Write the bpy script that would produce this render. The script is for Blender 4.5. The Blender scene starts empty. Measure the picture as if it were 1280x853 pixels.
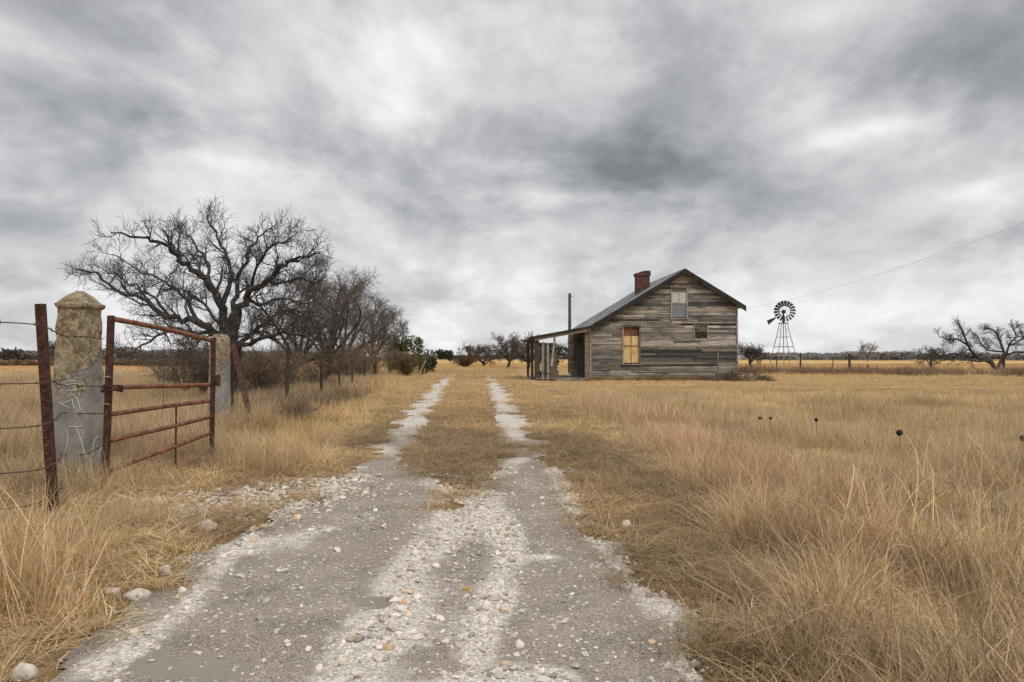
import bpy, math, random
import numpy as np
from mathutils import Vector, Matrix, noise as mnoise

R = math.radians
scene = bpy.context.scene
COL = scene.collection
H = 1.45                       # eye height
F = 853.0                      # focal length in photo pixels (24 mm on 36 mm)
PITCH = math.atan(20.5 / F)

# ------------------------------------------------------------------ placing
def ray(u, v):
    dx, dz = (u - 640) / F, (426.5 - v) / F
    c, s = math.cos(PITCH), math.sin(PITCH)
    return (dx, c - dz * s, s + dz * c)
def gp(u, v, z=0.0):
    d = ray(u, v); t = (z - H) / d[2]
    return (d[0] * t, d[1] * t, z)
def pt(u, v, Y):
    d = ray(u, v); t = Y / d[1]
    return (d[0] * t, Y, H + d[2] * t)
def xat(u, Y): return pt(u, 447, Y)[0]

# ------------------------------------------------------------------ noise
def _hash(ix, iy, seed):
    n = (ix.astype(np.int64) * 374761393 + iy.astype(np.int64) * 668265263 + seed * 974634721) & 0x7fffffff
    n = ((n ^ (n >> 13)) * 1274126177) & 0x7fffffff
    n = n ^ (n >> 16)
    return (n & 0xffff) / 65535.0
def vnoise(x, y, seed=0):
    x = np.asarray(x, float); y = np.asarray(y, float)
    ix, iy = np.floor(x), np.floor(y); fx, fy = x - ix, y - iy
    fx = fx * fx * (3 - 2 * fx); fy = fy * fy * (3 - 2 * fy)
    a = _hash(ix, iy, seed); b = _hash(ix + 1, iy, seed); c = _hash(ix, iy + 1, seed); d = _hash(ix + 1, iy + 1, seed)
    return (a * (1 - fx) + b * fx) * (1 - fy) + (c * (1 - fx) + d * fx) * fy
def fbm(x, y, seed=0, o=4):
    r = 0; a = .5; t = 0
    for i in range(o):
        r = r + a * vnoise(x * 2 ** i, y * 2 ** i, seed + i * 17); t += a; a *= .5
    return r / t
def sstep(a, b, x):
    t = np.clip((x - a) / (b - a), 0, 1); return t * t * (3 - 2 * t)

# ------------------------------------------------------------------ mesh builder
class MB:
    def __init__(s): s.v = []; s.f = []; s.c = []; s.uv = []
    def face(s, pts, col=(1, 1, 1), uv=None):
        n = len(s.v); s.v.extend(pts); s.f.append(tuple(range(n, n + len(pts)))); s.c.append(col)
        s.uv.append(uv or [(0, 0)] * len(pts))
    def faces(s, pts, fs, col=(1, 1, 1)):
        n = len(s.v); s.v.extend(pts)
        for f in fs:
            s.f.append(tuple(i + n for i in f)); s.c.append(col); s.uv.append([(pts[i][0] + pts[i][1], pts[i][2]) for i in f])
    def box(s, a, b, col=(1, 1, 1), M=None):
        x0, y0, z0 = a; x1, y1, z1 = b
        p = [(x0, y0, z0), (x1, y0, z0), (x1, y1, z0), (x0, y1, z0), (x0, y0, z1), (x1, y0, z1), (x1, y1, z1), (x0, y1, z1)]
        if M is not None: p = [tuple(M @ Vector(q)) for q in p]
        s.faces(p, [(0, 3, 2, 1), (4, 5, 6, 7), (0, 1, 5, 4), (1, 2, 6, 5), (2, 3, 7, 6), (3, 0, 4, 7)], col)
    def prism(s, poly, y0, y1, col=(1, 1, 1)):      # poly in (x,z), extruded along y
        n = len(poly)
        p = [(x, y0, z) for x, z in poly] + [(x, y1, z) for x, z in poly]
        fs = [tuple(range(n)), tuple(range(2 * n - 1, n - 1, -1))] + [(i, i + n, (i + 1) % n + n, (i + 1) % n) for i in range(n)]
        s.faces(p, fs, col)
    def tube(s, pts, rad, sides=6, col=(1, 1, 1), cap=True, jit=0, rng=random):
        n0 = len(s.v); n = len(pts)
        if not hasattr(rad, '__len__'): rad = [rad] * n
        P = [Vector(p) for p in pts]
        ref = None
        for i in range(n):
            t = (P[min(i + 1, n - 1)] - P[max(i - 1, 0)])
            if t.length < 1e-9: t = Vector((0, 0, 1))
            t.normalize()
            if ref is None:
                ref = Vector((0, 0, 1)) if abs(t.z) < .9 else Vector((1, 0, 0))
            a = t.cross(ref)
            if a.length < 1e-6: a = t.orthogonal()
            a.normalize(); b = t.cross(a); ref = b.cross(t) if False else ref
            for k in range(sides):
                an = 2 * math.pi * k / sides
                r = rad[i] * (1 + (rng.uniform(-jit, jit) if jit else 0))
                q = P[i] + a * (r * math.cos(an)) + b * (r * math.sin(an))
                s.v.append((q.x, q.y, q.z))
        for i in range(n - 1):
            for k in range(sides):
                k2 = (k + 1) % sides
                s.f.append((n0 + i * sides + k, n0 + i * sides + k2, n0 + (i + 1) * sides + k2, n0 + (i + 1) * sides + k))
                s.c.append(col); s.uv.append([(k / sides, i * .2), ((k + 1) / sides, i * .2), ((k + 1) / sides, i * .2 + .2), (k / sides, i * .2 + .2)])
        if cap and sides > 2:
            s.f.append(tuple(n0 + k for k in reversed(range(sides)))); s.c.append(col); s.uv.append([(0, 0)] * sides)
            s.f.append(tuple(n0 + (n - 1) * sides + k for k in range(sides))); s.c.append(col); s.uv.append([(0, 0)] * sides)
    def mesh(s, name, mat=None, smooth=False, org=(0, 0, 0)):
        me = bpy.data.meshes.new(name)
        v = np.array(s.v, dtype=float).reshape(-1, 3) - np.array(org)
        me.from_pydata(v.tolist(), [], s.f)
        lt = np.array([len(f) for f in s.f])
        ca = me.color_attributes.new('Col', 'FLOAT_COLOR', 'CORNER')
        c = np.ones((len(s.f), 4)); c[:, :3] = np.array(s.c)
        ca.data.foreach_set('color', np.repeat(c, lt, axis=0).ravel())
        uvl = me.uv_layers.new(name='UVMap')
        uvl.data.foreach_set('uv', np.array([q for u in s.uv for q in u], dtype=float).ravel())
        if smooth: me.polygons.foreach_set('use_smooth', np.ones(len(s.f), dtype=bool))
        if mat: me.materials.append(mat)
        me.update(); return me
    def build(s, name, mat, parent=None, smooth=False, org=None):
        if org is None: org = tuple(parent.location) if (parent is not None and parent.get('worldpts')) else (0, 0, 0)
        o = bpy.data.objects.new(name, s.mesh(name, mat, smooth, org)); COL.objects.link(o)
        if parent is not None: o.parent = parent
        return o

def tag(o, label=None, cat=None, group=None, kind=None):
    if label: o['label'] = label
    if cat: o['category'] = cat
    if group: o['group'] = group
    if kind: o['kind'] = kind
    return o
def thing(name, label, cat, loc=(0, 0, 0), rz=0, group=None, world=True):
    o = bpy.data.objects.new(name, None); COL.objects.link(o)
    o.location = loc; o.rotation_euler = (0, 0, rz); o.empty_display_size = .2
    if world: o['worldpts'] = 1
    return tag(o, label, cat, group)
def solo(mb, name, mat, label, cat, base, group=None, smooth=False):
    o = mb.build(name, mat, None, smooth, org=base); o.location = base
    return tag(o, label, cat, group)

# ------------------------------------------------------------------ materials
class NT:
    def __init__(s, nt): s.nt = nt
    def n(s, t, **k):
        o = s.nt.nodes.new(t)
        for a, b in k.items():
            if a.startswith('i_'):
                key = a[2:].replace('_', ' '); o.inputs[key].default_value = b
            else: setattr(o, a, b)
        return o
    def l(s, a, b): s.nt.links.new(a, b)
    def m(s, op, a, b=None, c=None, clamp=False):
        o = s.nt.nodes.new('ShaderNodeMath'); o.operation = op; o.use_clamp = clamp
        for i, q in enumerate((a, b, c)):
            if q is None: continue
            if isinstance(q, (int, float)): o.inputs[i].default_value = q
            else: s.l(q, o.inputs[i])
        return o.outputs[0]
    def mix(s, f, a, b, bt='MIX'):
        o = s.nt.nodes.new('ShaderNodeMix'); o.data_type = 'RGBA'; o.blend_type = bt
        for idx, q in ((0, f), (6, a), (7, b)):
            if isinstance(q, (int, float)): o.inputs[idx].default_value = q
            elif isinstance(q, tuple): o.inputs[idx].default_value = (*q[:3], 1)
            else: s.l(q, o.inputs[idx])
        return o.outputs[2]
    def noise(s, vec, scale, detail=4, rough=.55, dist=0):
        o = s.n('ShaderNodeTexNoise'); o.inputs['Scale'].default_value = scale; o.inputs['Detail'].default_value = detail
        o.inputs['Roughness'].default_value = rough; o.inputs['Distortion'].default_value = dist
        if vec is not None: s.l(vec, o.inputs['Vector'])
        return o.outputs['Fac']
    def ramp(s, f, a, b):
        o = s.n('ShaderNodeMapRange'); o.inputs[1].default_value = a; o.inputs[2].default_value = b
        o.interpolation_type = 'SMOOTHSTEP'; s.l(f, o.inputs[0]); return o.outputs[0]
    def mapping(s, vec, sc):
        o = s.n('ShaderNodeMapping'); o.inputs['Scale'].default_value = sc; s.l(vec, o.inputs['Vector']); return o.outputs[0]
def newmat(name):
    m = bpy.data.materials.new(name); m.use_nodes = True; nt = m.node_tree
    b = nt.nodes['Principled BSDF']; b.inputs['Specular IOR Level'].default_value = .25
    return m, NT(nt), b
def pm(name, c1, c2, scale=6, rough=.9, bump=.3, bscale=None, c3=None, sc3=30, stretch=(1, 1, 1), metal=0, usecol=True, lo=.35, hi=.65):
    """two or three noise-mixed colours, multiplied by the mesh's own tint"""
    m, t, b = newmat(name)
    tc = t.n('ShaderNodeTexCoord').outputs['Object']
    v = t.mapping(tc, stretch)
    f = t.ramp(t.noise(v, scale, 6, .6), lo, hi)
    c = t.mix(f, c1, c2)
    if c3:
        f3 = t.ramp(t.noise(v, sc3, 4, .6), .52, .66); c = t.mix(f3, c, c3)
    if usecol:
        a = t.n('ShaderNodeAttribute', attribute_name='Col'); c = t.mix(1.0, c, a.outputs['Color'], 'MULTIPLY')
    t.l(c, b.inputs['Base Color']); b.inputs['Roughness'].default_value = rough; b.inputs['Metallic'].default_value = metal
    if bump:
        bn = t.n('ShaderNodeBump'); bn.inputs['Strength'].default_value = bump; bn.inputs['Distance'].default_value = .02
        t.l(t.noise(v, bscale or scale * 5, 6, .65), bn.inputs['Height']); t.l(bn.outputs[0], b.inputs['Normal'])
    return m

M = {}
M['rust'] = pm('rust', (.14, .055, .034), (.27, .125, .075), 14, .75, .3, c3=(.05, .028, .022), sc3=40)
M['rust_dark'] = pm('dark_rust', (.035, .018, .014), (.085, .04, .028), 12, .8, .4, c3=(.14, .06, .035), sc3=30)
M['wire'] = pm('wire_steel', (.06, .045, .038), (.1, .07, .055), 20, .7, 0)
M['post_wood'] = pm('old_post_wood', (.06, .05, .042), (.13, .11, .09), 5, .9, .5, stretch=(6, 6, 1))
M['bark'] = pm('bark', (.03, .026, .023), (.075, .065, .057), 9, .95, .7, c3=(.12, .11, .09), sc3=7)
M['twig'] = pm('twig_bark', (.05, .044, .041), (.105, .093, .086), 4, .9, 0)
M['brush'] = pm('dry_brush', (.105, .082, .064), (.21, .165, .128), 3, .95, 0)
M['farwood'] = pm('distant_wood', (.16, .145, .138), (.23, .21, .198), .08, 1, 0)
M['hedge'] = pm('dry_hedge', (.13, .085, .05), (.24, .16, .09), .3, 1, 0)
M['cedar'] = pm('cedar_foliage', (.05, .066, .022), (.13, .135, .04), 1.6, .9, 0)
M['cedar_dark'] = pm('dark_cedar_foliage', (.02, .032, .018), (.045, .06, .028), 1.6, .9, 0)
M['metal'] = pm('galvanised_steel', (.19, .195, .205), (.32, .32, .33), 3, .6, 0, metal=.2)
M['blade_metal'] = pm('dark_blade_steel', (.028, .03, .038), (.07, .072, .08), 2, .6, 0)
M['pole_wood'] = pm('pole_wood', (.05, .045, .042), (.09, .08, .075), 3, .9, .2)
M['cable'] = pm('cable', (.2, .2, .2), (.24, .24, .24), 3, .8, 0)
M['rock'] = pm('limestone', (.50, .44, .37), (.74, .69, .62), 9, .95, .5, c3=(.32, .26, .19), sc3=14)
M['pod'] = pm('black_seed_head', (.008, .007, .007), (.02, .017, .016), 30, .8, .8)
M['dark_wood'] = pm('dark_weathered_wood', (.022, .019, .017), (.05, .043, .037), 3, .9, .3)
M['white_paint'] = pm('old_white_paint', (.45, .43, .40), (.68, .66, .63), 12, .85, .2, c3=(.2, .17, .14), sc3=20)
M['board_tan'] = pm('tan_plywood', (.58, .39, .17), (.74, .54, .27), 6, .85, .15, stretch=(1, 1, .25), c3=(.48, .31, .13), sc3=10)
M['dark_gap'] = pm('painted_gap_shade', (.018, .016, .014), (.035, .03, .026), 3, 1, 0)  # near-black colour stands in for shade in board gaps and openings
M['brick'] = None
M['scratch'] = pm('white_scratch_paint', (.6, .6, .58), (.75, .75, .73), 40, .95, .3)

def wood_siding(name, base=(1, 1, 1)):
    m, t, b = newmat(name)
    uv = t.n('ShaderNodeUVMap').outputs[0]
    a = t.n('ShaderNodeAttribute', attribute_name='Col').outputs['Color']
    f1 = t.noise(t.mapping(uv, (1.2, 30, 1)), 1.5, 6, .65)       # long grain
    f2 = t.noise(t.mapping(uv, (.6, 3, 1)), 1.3, 5, .6)           # weathered patches
    f3 = t.noise(t.mapping(uv, (4, 9, 1)), 2.2, 5, .65)           # flaked paint
    c = t.mix(t.ramp(f1, .3, .7), (.35, .34, .33), (1.5, 1.44, 1.34))
    c = t.mix(1.0, c, a, 'MULTIPLY')
    c = t.mix(t.m('MULTIPLY', t.ramp(f2, .5, .66), .72), c, (.045, .042, .04))
    c = t.mix(t.m('MULTIPLY', t.ramp(f3, .57, .7), .75), c, (.48, .45, .40))
    t.l(c, b.inputs['Base Color']); b.inputs['Roughness'].default_value = .92
    bn = t.n('ShaderNodeBump'); bn.inputs['Strength'].default_value = .5; bn.inputs['Distance'].default_value = .02
    t.l(f1, bn.inputs['Height']); t.l(bn.outputs[0], b.inputs['Normal'])
    return m
M['siding'] = wood_siding('weathered_siding')

def brick():
    m, t, b = newmat('old_brick')
    uv = t.n('ShaderNodeUVMap').outputs[0]
    br = t.n('ShaderNodeTexBrick'); t.l(uv, br.inputs['Vector'])
    br.inputs['Color1'].default_value = (.15, .052, .035, 1); br.inputs['Color2'].default_value = (.07, .034, .028, 1)
    br.inputs['Mortar'].default_value = (.13, .105, .09, 1); br.inputs['Scale'].default_value = 1
    br.inputs['Brick Width'].default_value = .22; br.inputs['Row Height'].default_value = .075; br.inputs['Mortar Size'].default_value = .009
    f = t.noise(t.n('ShaderNodeTexCoord').outputs['Object'], 3, 5)
    c = t.mix(t.m('MULTIPLY', t.ramp(f, .48, .7), .6), br.outputs['Color'], (.03, .025, .024))
    t.l(c, b.inputs['Base Color']); b.inputs['Roughness'].default_value = .95
    return m
M['brick'] = brick()

def roofmat():
    m, t, b = newmat('weathered_metal_roof')
    o = t.n('ShaderNodeTexCoord').outputs['Object']
    f = t.noise(o, 1.2, 6, .65); f2 = t.noise(t.mapping(o, (1, 6, 1)), 2, 5, .6)
    c = t.mix(t.ramp(f, .3, .7), (.13, .133, .138), (.25, .25, .255))
    c = t.mix(t.m('MULTIPLY', t.ramp(f2, .5, .7), .6), c, (.13, .085, .06))
    t.l(c, b.inputs['Base Color']); b.inputs['Roughness'].default_value = .6; b.inputs['Metallic'].default_value = .25
    return m
M['roof'] = roofmat()

def pillarmat():
    m, t, b = newmat('rough_stone_with_plaster')
    o = t.n('ShaderNodeTexCoord').outputs['Object']
    sep = t.n('ShaderNodeSeparateXYZ'); t.l(o, sep.inputs[0])
    n1 = t.noise(o, 7, 8, .7); n2 = t.noise(o, 22, 6, .7); n3 = t.noise(o, 3.2, 5, .6)
    vor = t.n('ShaderNodeTexVoronoi'); vor.inputs['Scale'].default_value = 17; t.l(o, vor.inputs['Vector'])
    stone = t.mix(t.ramp(n1, .35, .65), (.17, .12, .065), (.38, .305, .20))
    stone = t.mix(t.m('MULTIPLY', t.ramp(n2, .5, .68), .8), stone, (.56, .49, .38))
    stone = t.mix(t.m('MULTIPLY', t.ramp(n2, .48, .3), .6), stone, (.09, .07, .045))
    plas = t.mix(t.ramp(n3, .35, .65), (.20, .19, .18), (.34, .315, .28))
    plas = t.mix(t.m('MULTIPLY', t.ramp(n1, .52, .68), .7), plas, (.36, .30, .22))
    plas = t.mix(t.m('MULTIPLY', t.ramp(n2, .58, .7), .5), plas, (.38, .35, .31))
    edge = t.m('ADD', sep.outputs['Z'], t.m('MULTIPLY', t.m('ADD', t.m('SUBTRACT', n3, .5), t.m('MULTIPLY', t.m('SUBTRACT', n1, .5), .5)), 1.9))
    mask = t.ramp(edge, t_edge - .02, t_edge + .02) if False else t.ramp(edge, 1.18, 1.23)
    c = t.mix(mask, plas, stone)
    t.l(c, b.inputs['Base Color']); b.inputs['Roughness'].default_value = .95
    bn = t.n('ShaderNodeBump'); bn.inputs['Distance'].default_value = .04
    h = t.m('ADD', t.m('MULTIPLY', n1, .8), t.m('MULTIPLY', n2, .5))
    t.l(t.m('MULTIPLY', h, t.m('MULTIPLY_ADD', mask, .85, .15)), bn.inputs['Height']); bn.inputs['Strength'].default_value = .9
    t.l(bn.outputs[0], b.inputs['Normal'])
    return m
M['pillar'] = pillarmat()

def grassmat(name='dry_grass', base=None):
    m, t, b = newmat(name)
    a = t.n('ShaderNodeAttribute', attribute_name='tint'); a.attribute_type = 'INSTANCER'
    g = t.n('ShaderNodeAttribute', attribute_name='Col')
    c = t.mix(1.0, a.outputs['Color'], g.outputs['Color'], 'MULTIPLY')
    t.nt.nodes.remove(b)
    d = t.n('ShaderNodeBsdfDiffuse'); tr = t.n('ShaderNodeBsdfTranslucent'); mx = t.n('ShaderNodeMixShader'); mx.inputs[0].default_value = .28
    t.l(c, d.inputs[0]); t.l(c, tr.inputs[0]); t.l(d.outputs[0], mx.inputs[1]); t.l(tr.outputs[0], mx.inputs[2])
    t.l(mx.outputs[0], t.nt.nodes['Material Output'].inputs[0])
    return m
M['grass'] = grassmat()
def stonemat():
    m, t, b = newmat('gravel_stone')
    a = t.n('ShaderNodeAttribute', attribute_name='tint'); a.attribute_type = 'INSTANCER'
    f = t.noise(t.n('ShaderNodeTexCoord').outputs['Object'], 3, 5)
    c = t.mix(1.0, a.outputs['Color'], t.mix(f, (.7, .68, .66), (1.2, 1.2, 1.2)), 'MULTIPLY')
    t.l(c, b.inputs['Base Color']); b.inputs['Roughness'].default_value = .95
    return m
M['gravel'] = stonemat()

# ------------------------------------------------------------------ scatter (only for stuff)
_trees = {}
def scatter(name, pts, rot, scl, idx, tint, sources, mat_label, cat):
    pts = np.asarray(pts, float); N = len(pts)
    me = bpy.data.meshes.new(name); me.vertices.add(N); me.vertices.foreach_set('co', pts.ravel())
    def att(n, ty, arr, fld):
        a = me.attributes.new(n, ty, 'POINT'); a.data.foreach_set(fld, np.ascontiguousarray(arr, dtype=(np.int32 if ty == 'INT' else np.float32)).ravel())
    att('rot', 'FLOAT_VECTOR', rot, 'vector'); att('scl', 'FLOAT_VECTOR', scl, 'vector'); att('idx', 'INT', idx, 'value'); att('tint', 'FLOAT_VECTOR', tint, 'vector')
    o = bpy.data.objects.new(name, me); COL.objects.link(o)
    c = bpy.data.collections.new(name + '_source')
    for i, s in enumerate(sources): c.objects.link(bpy.data.objects.new('%s_%02d' % (name, i), s))
    ng = bpy.data.node_groups.new(name, 'GeometryNodeTree')
    ng.interface.new_socket('Geometry', in_out='INPUT', socket_type='NodeSocketGeometry')
    ng.interface.new_socket('Geometry', in_out='OUTPUT', socket_type='NodeSocketGeometry')
    N_ = ng.nodes; L = ng.links.new
    gi = N_.new('NodeGroupInput'); go = N_.new('NodeGroupOutput')
    ci = N_.new('GeometryNodeCollectionInfo'); ci.inputs['Collection'].default_value = c; ci.inputs['Separate Children'].default_value = True; ci.inputs['Reset Children'].default_value = True
    ip = N_.new('GeometryNodeInstanceOnPoints'); ip.inputs['Pick Instance'].default_value = True
    def na(n, ty):
        a = N_.new('GeometryNodeInputNamedAttribute'); a.data_type = ty; a.inputs['Name'].default_value = n; return a.outputs['Attribute']
    er = N_.new('FunctionNodeEulerToRotation'); L(na('rot', 'FLOAT_VECTOR'), er.inputs[0])
    L(gi.outputs[0], ip.inputs['Points']); L(ci.outputs[0], ip.inputs['Instance']); L(na('idx', 'INT'), ip.inputs['Instance Index'])
    L(er.outputs[0], ip.inputs['Rotation']); L(na('scl', 'FLOAT_VECTOR'), ip.inputs['Scale']); L(ip.outputs[0], go.inputs[0])
    md = o.modifiers.new('scatter', 'NODES'); md.node_group = ng
    return tag(o, mat_label, cat, None, 'stuff')

# ------------------------------------------------------------------ layout of lane and grass (world metres)
def prof(pxs):
    w = sorted([gp(u, v)[:2][::-1] for u, v in pxs])
    ys = np.array([a for a, _ in w]); xs = np.array([b for _, b in w])
    return lambda y: np.interp(y, ys, xs)
ROAD_L = prof([(-60, 900), (40, 853), (110, 790), (190, 740), (262, 685), (330, 652), (405, 615), (450, 585), (478, 555), (496, 530), (515, 505), (532, 490), (548, 476), (556, 471), (562, 468)])
ROAD_R = prof([(930, 900), (902, 853), (850, 762), (775, 692), (738, 648), (702, 600), (672, 560), (656, 530), (645, 507), (636, 492), (628, 482), (622, 477), (618, 473), (612, 469)])
MID_L = prof([(572, 612), (530, 598), (506, 577), (522, 545), (538, 520), (550, 500), (560, 485), (566, 476), (570, 469)])
MID_R = prof([(580, 612), (612, 600), (628, 582), (626, 555), (620, 530), (615, 510), (611, 492), (609, 482), (608, 476), (606, 469)])
MID_Y0 = gp(575, 614)[1]
TALL_R = prof([(985, 900), (968, 853), (958, 800), (950, 745), (925, 700), (888, 655), (838, 615), (782, 570), (735, 530), (708, 505), (690, 492), (672, 484), (660, 480), (650, 474)])
TALL_L = prof([(30, 900), (75, 853), (130, 800), (190, 745), (225, 690), (240, 650), (236, 625), (262, 603), (330, 594), (405, 589), (428, 575), (438, 555), (456, 530), (474, 508), (500, 488), (530, 474), (545, 468)])
def road_in(x, y):
    """signed: >0 on the wheel tracks"""
    x = np.asarray(x, float); y = np.asarray(y, float)
    n = (fbm(x * 1.6, y * 1.6, 5, 4) - .5) * (.6 + .02 * y) + (fbm(x * 6, y * 6, 9, 3) - .5) * .34
    d = np.minimum(x - ROAD_L(y), ROAD_R(y) - x) + n
    m = np.minimum(x - MID_L(y), MID_R(y) - x); m = np.minimum(m, (y - MID_Y0 - .4) * .16 + (fbm(x * 2.5, y * 2.5, 15, 3) - .5) * .5)
    d = np.minimum(d, -m + n * .8)
    return d
def seg_dens(polys):
    W = [[(np.array(gp(u, v)[:2]), w) for u, v, w in p] for p in polys]
    def fn(x, y):
        out = np.zeros_like(x)
        for p in W:
            for (a, wa), (b, wb) in zip(p[:-1], p[1:]):
                ab = b - a; L2 = ab @ ab
                t = np.clip(((x - a[0]) * ab[0] + (y - a[1]) * ab[1]) / L2, 0, 1)
                dx = x - a[0] - t * ab[0]; dy = y - a[1] - t * ab[1]
                w = wa + (wb - wa) * t
                out = np.maximum(out, np.exp(-(dx * dx + dy * dy) / (w * w)))
        return out
    return fn
RIDGES = seg_dens([
    [(590, 625, .3), (560, 660, .25), (520, 705, .2), (490, 760, .2), (470, 810, .22), (450, 870, .25)],
    [(600, 620, .25), (632, 665, .16), (640, 700, .14), (618, 760, .12), (600, 800, .1), (585, 870, .12)],
    [(632, 700, .1), (690, 700, .12)],
    [(540, 860, .2), (640, 845, .12), (700, 850, .1)],
    [(668, 560, .12), (700, 600, .16), (735, 648, .16), (765, 690, .14), (815, 745, .12), (870, 820, .16), (900, 860, .16)],
    [(450, 585, .1), (400, 620, .12), (330, 658, .1), (290, 690, .1), (240, 760, .12), (140, 830, .18)],
    [(470, 560, .3), (520, 580, .2), (560, 612, .25), (610, 602, .2), (650, 575, .2)],
    [(505, 535, .3), (530, 500, .5), (552, 475, .7)], [(650, 550, .25), (632, 515, .4), (618, 480, .7)],
    [(290, 690, .25), (350, 680, .3), (400, 665, .2)],
])
CENTRE = seg_dens([[(590, 640, .45), (560, 720, .5), (540, 853, .5)]])
GATE_GRAVEL = seg_dens([[(225, 640, .5), (300, 628, .85), (370, 613, .7), (430, 602, .35)]])
PATCHES = [((228, 836), (.36, .17)), ((466, 757), (.14, .15))]

def gheight(x, y):
    x = np.asarray(x, float); y = np.asarray(y, float)
    off = np.maximum(np.maximum(ROAD_L(y) - x, x - ROAD_R(y)), 0)
    k = sstep(.65, 1.9, off)
    z = k * (.16 * (fbm(x * .35, y * .35, 3, 3) - .42) + .05 * (fbm(x * 1.7, y * 1.7, 4, 2) - .5))
    z = z * (1 - sstep(30, 60, np.hypot(x, y))) + .0
    return z

# region colours (albedo) --------------------------------------------------
GOLD = np.array((.69, .50, .262)); STRAW = np.array((.66, .495, .285)); RED = np.array((.63, .44, .265)); THATCH = np.array((.42, .30, .165)); GREYB = np.array((.45, .34, .205))
def lerp(a, b, t): return a + (b - a) * np.asarray(t)[..., None]
def grass_tint(x, y):
    x = np.asarray(x, float); y = np.asarray(y, float)
    n = fbm(x * .5, y * .5, 21, 4); n2 = fbm(x * .13, y * .13, 33, 4)
    c = lerp(STRAW, GREYB, sstep(.42, .66, n))
    right = sstep(0, .6, x - TALL_R(y))
    ridge = np.exp(-((x - TALL_R(y) - .9) / .9) ** 2) * sstep(4, 6.5, y) * (1 - sstep(20, 34, y))
    c = lerp(c, RED, np.clip(ridge * 1.0, 0, .9) * right)
    c = lerp(c, GREYB * 1.05, right * sstep(.48, .62, n2) * .55 * (y < 32))
    c = lerp(c, GOLD, sstep(24, 36, y) * (1 - .3 * n) * right)
    left = sstep(0, .5, TALL_L(y) - x)
    c = lerp(c, GOLD * np.array((.80, .82, .88)), left * np.clip(.35 + .9 * (n2 - .35), 0, .9) * (y < 14)); c = lerp(c, GREYB, left * (y < 14) * sstep(.4, .62, n) * .65)
    c = lerp(c, GREYB, left * (y > 6.5) * np.clip(.35 + 1.2 * (n2 - .3), .2, .95) * sstep(.8, 1.8, TALL_L(y) - x) * (1 - sstep(40, 60, y)))
    c = lerp(c, GOLD * np.array((.92, .90, .88)), left * .7 * np.exp(-((x - TALL_L(y) + .9) / 1.0) ** 2) * sstep(9, 12, y))
    mid = (x < TALL_R(y)) & (x > TALL_L(y))
    cm = lerp(STRAW * np.array((.80, .76, .74)), THATCH * np.array((.85, .88, .95)), sstep(.36, .58, n)); cm = lerp(cm, GOLD * np.array((.90, .90, .93)), sstep(10, 28, y) * .75)
    c = np.where(mid[..., None], cm, c)
    c = lerp(c, np.array((.60, .42, .22)), sstep(58, 90, y))
    return c

# ------------------------------------------------------------------ ground, lane
def axis(lo, hi, d0, far, g=1.13):
    a = list(np.arange(lo, hi + 1e-6, d0)); d = d0
    p = a[-1]
    while p < far: d *= g; p += d; a.append(p)
    d = d0; p = a[0]; pre = []
    while p > -far: d *= g; p -= d; pre.append(p)
    return np.array(pre[::-1] + a)
gx = axis(-9, 9, .16, 5000); gy = axis(1, 30, .16, 5000)
gy = gy[gy > -400]
X, Y = np.meshgrid(gx, gy); Z = gheight(X, Y)
nx, ny = len(gx), len(gy)
def gridmesh(name, X, Y, Z, cols, mat, keep=None, extra=None):
    ny, nx = X.shape
    idx = np.arange(nx * ny).reshape(ny, nx)
    q = np.stack([idx[:-1, :-1], idx[:-1, 1:], idx[1:, 1:], idx[1:, :-1]], -1).reshape(-1, 4)
    if keep is not None:
        k = keep.reshape(-1)[q].min(axis=1); q = q[k]
    me = bpy.data.meshes.new(name)
    used = np.unique(q); remap = -np.ones(nx * ny, int); remap[used] = np.arange(len(used))
    co = np.stack([X, Y, Z], -1).reshape(-1, 3)[used]
    me.from_pydata(co.tolist(), [], remap[q].tolist())
    a = me.color_attributes.new('Col', 'FLOAT_COLOR', 'POINT')
    c = np.ones((len(used), 4)); c[:, :3] = cols.reshape(-1, 3)[used]; a.data.foreach_set('color', c.ravel())
    for n, arr in (extra or {}).items():
        e = me.attributes.new(n, 'FLOAT', 'POINT'); e.data.foreach_set('value', arr.reshape(-1)[used].astype(np.float32))
    me.polygons.foreach_set('use_smooth', np.ones(len(me.polygons), dtype=bool))
    me.materials.append(mat)
    o = bpy.data.objects.new(name, me); COL.objects.link(o); return o

def groundmat():
    m, t, b = newmat('dry_ground')
    o = t.n('ShaderNodeTexCoord').outputs['Object']
    a = t.n('ShaderNodeAttribute', attribute_name='Col').outputs['Color']
    n1 = t.noise(o, 9, 8, .7); n2 = t.noise(t.mapping(o, (.05, .35, 1)), 1.0, 6, .6); n3 = t.noise(o, 60, 4, .7)
    c = t.mix(t.ramp(n1, .3, .7), (.62, .58, .52), (1.3, 1.28, 1.22))
    c = t.mix(1.0, a, c, 'MULTIPLY')
    c = t.mix(1.0, c, t.mix(t.ramp(n2, .3, .72), (.72, .68, .6), (1.16, 1.14, 1.1)), 'MULTIPLY')
    c = t.mix(1.0, c, t.mix(n3, (.7, .7, .7), (1.3, 1.3, 1.3)), 'MULTIPLY')
    t.l(c, b.inputs['Base Color']); b.inputs['Roughness'].default_value = 1; b.inputs['Specular IOR Level'].default_value = 0
    bn = t.n('ShaderNodeBump'); bn.inputs['Strength'].default_value = .6; bn.inputs['Distance'].default_value = .03
    t.l(t.noise(o, 25, 6, .75), bn.inputs['Height']); t.l(bn.outputs[0], b.inputs['Normal'])
    return m
gc = grass_tint(X, Y) * .62
near = 1 - sstep(20, 60, Y)
gc = lerp(gc, THATCH * .75, near * .75)
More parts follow.
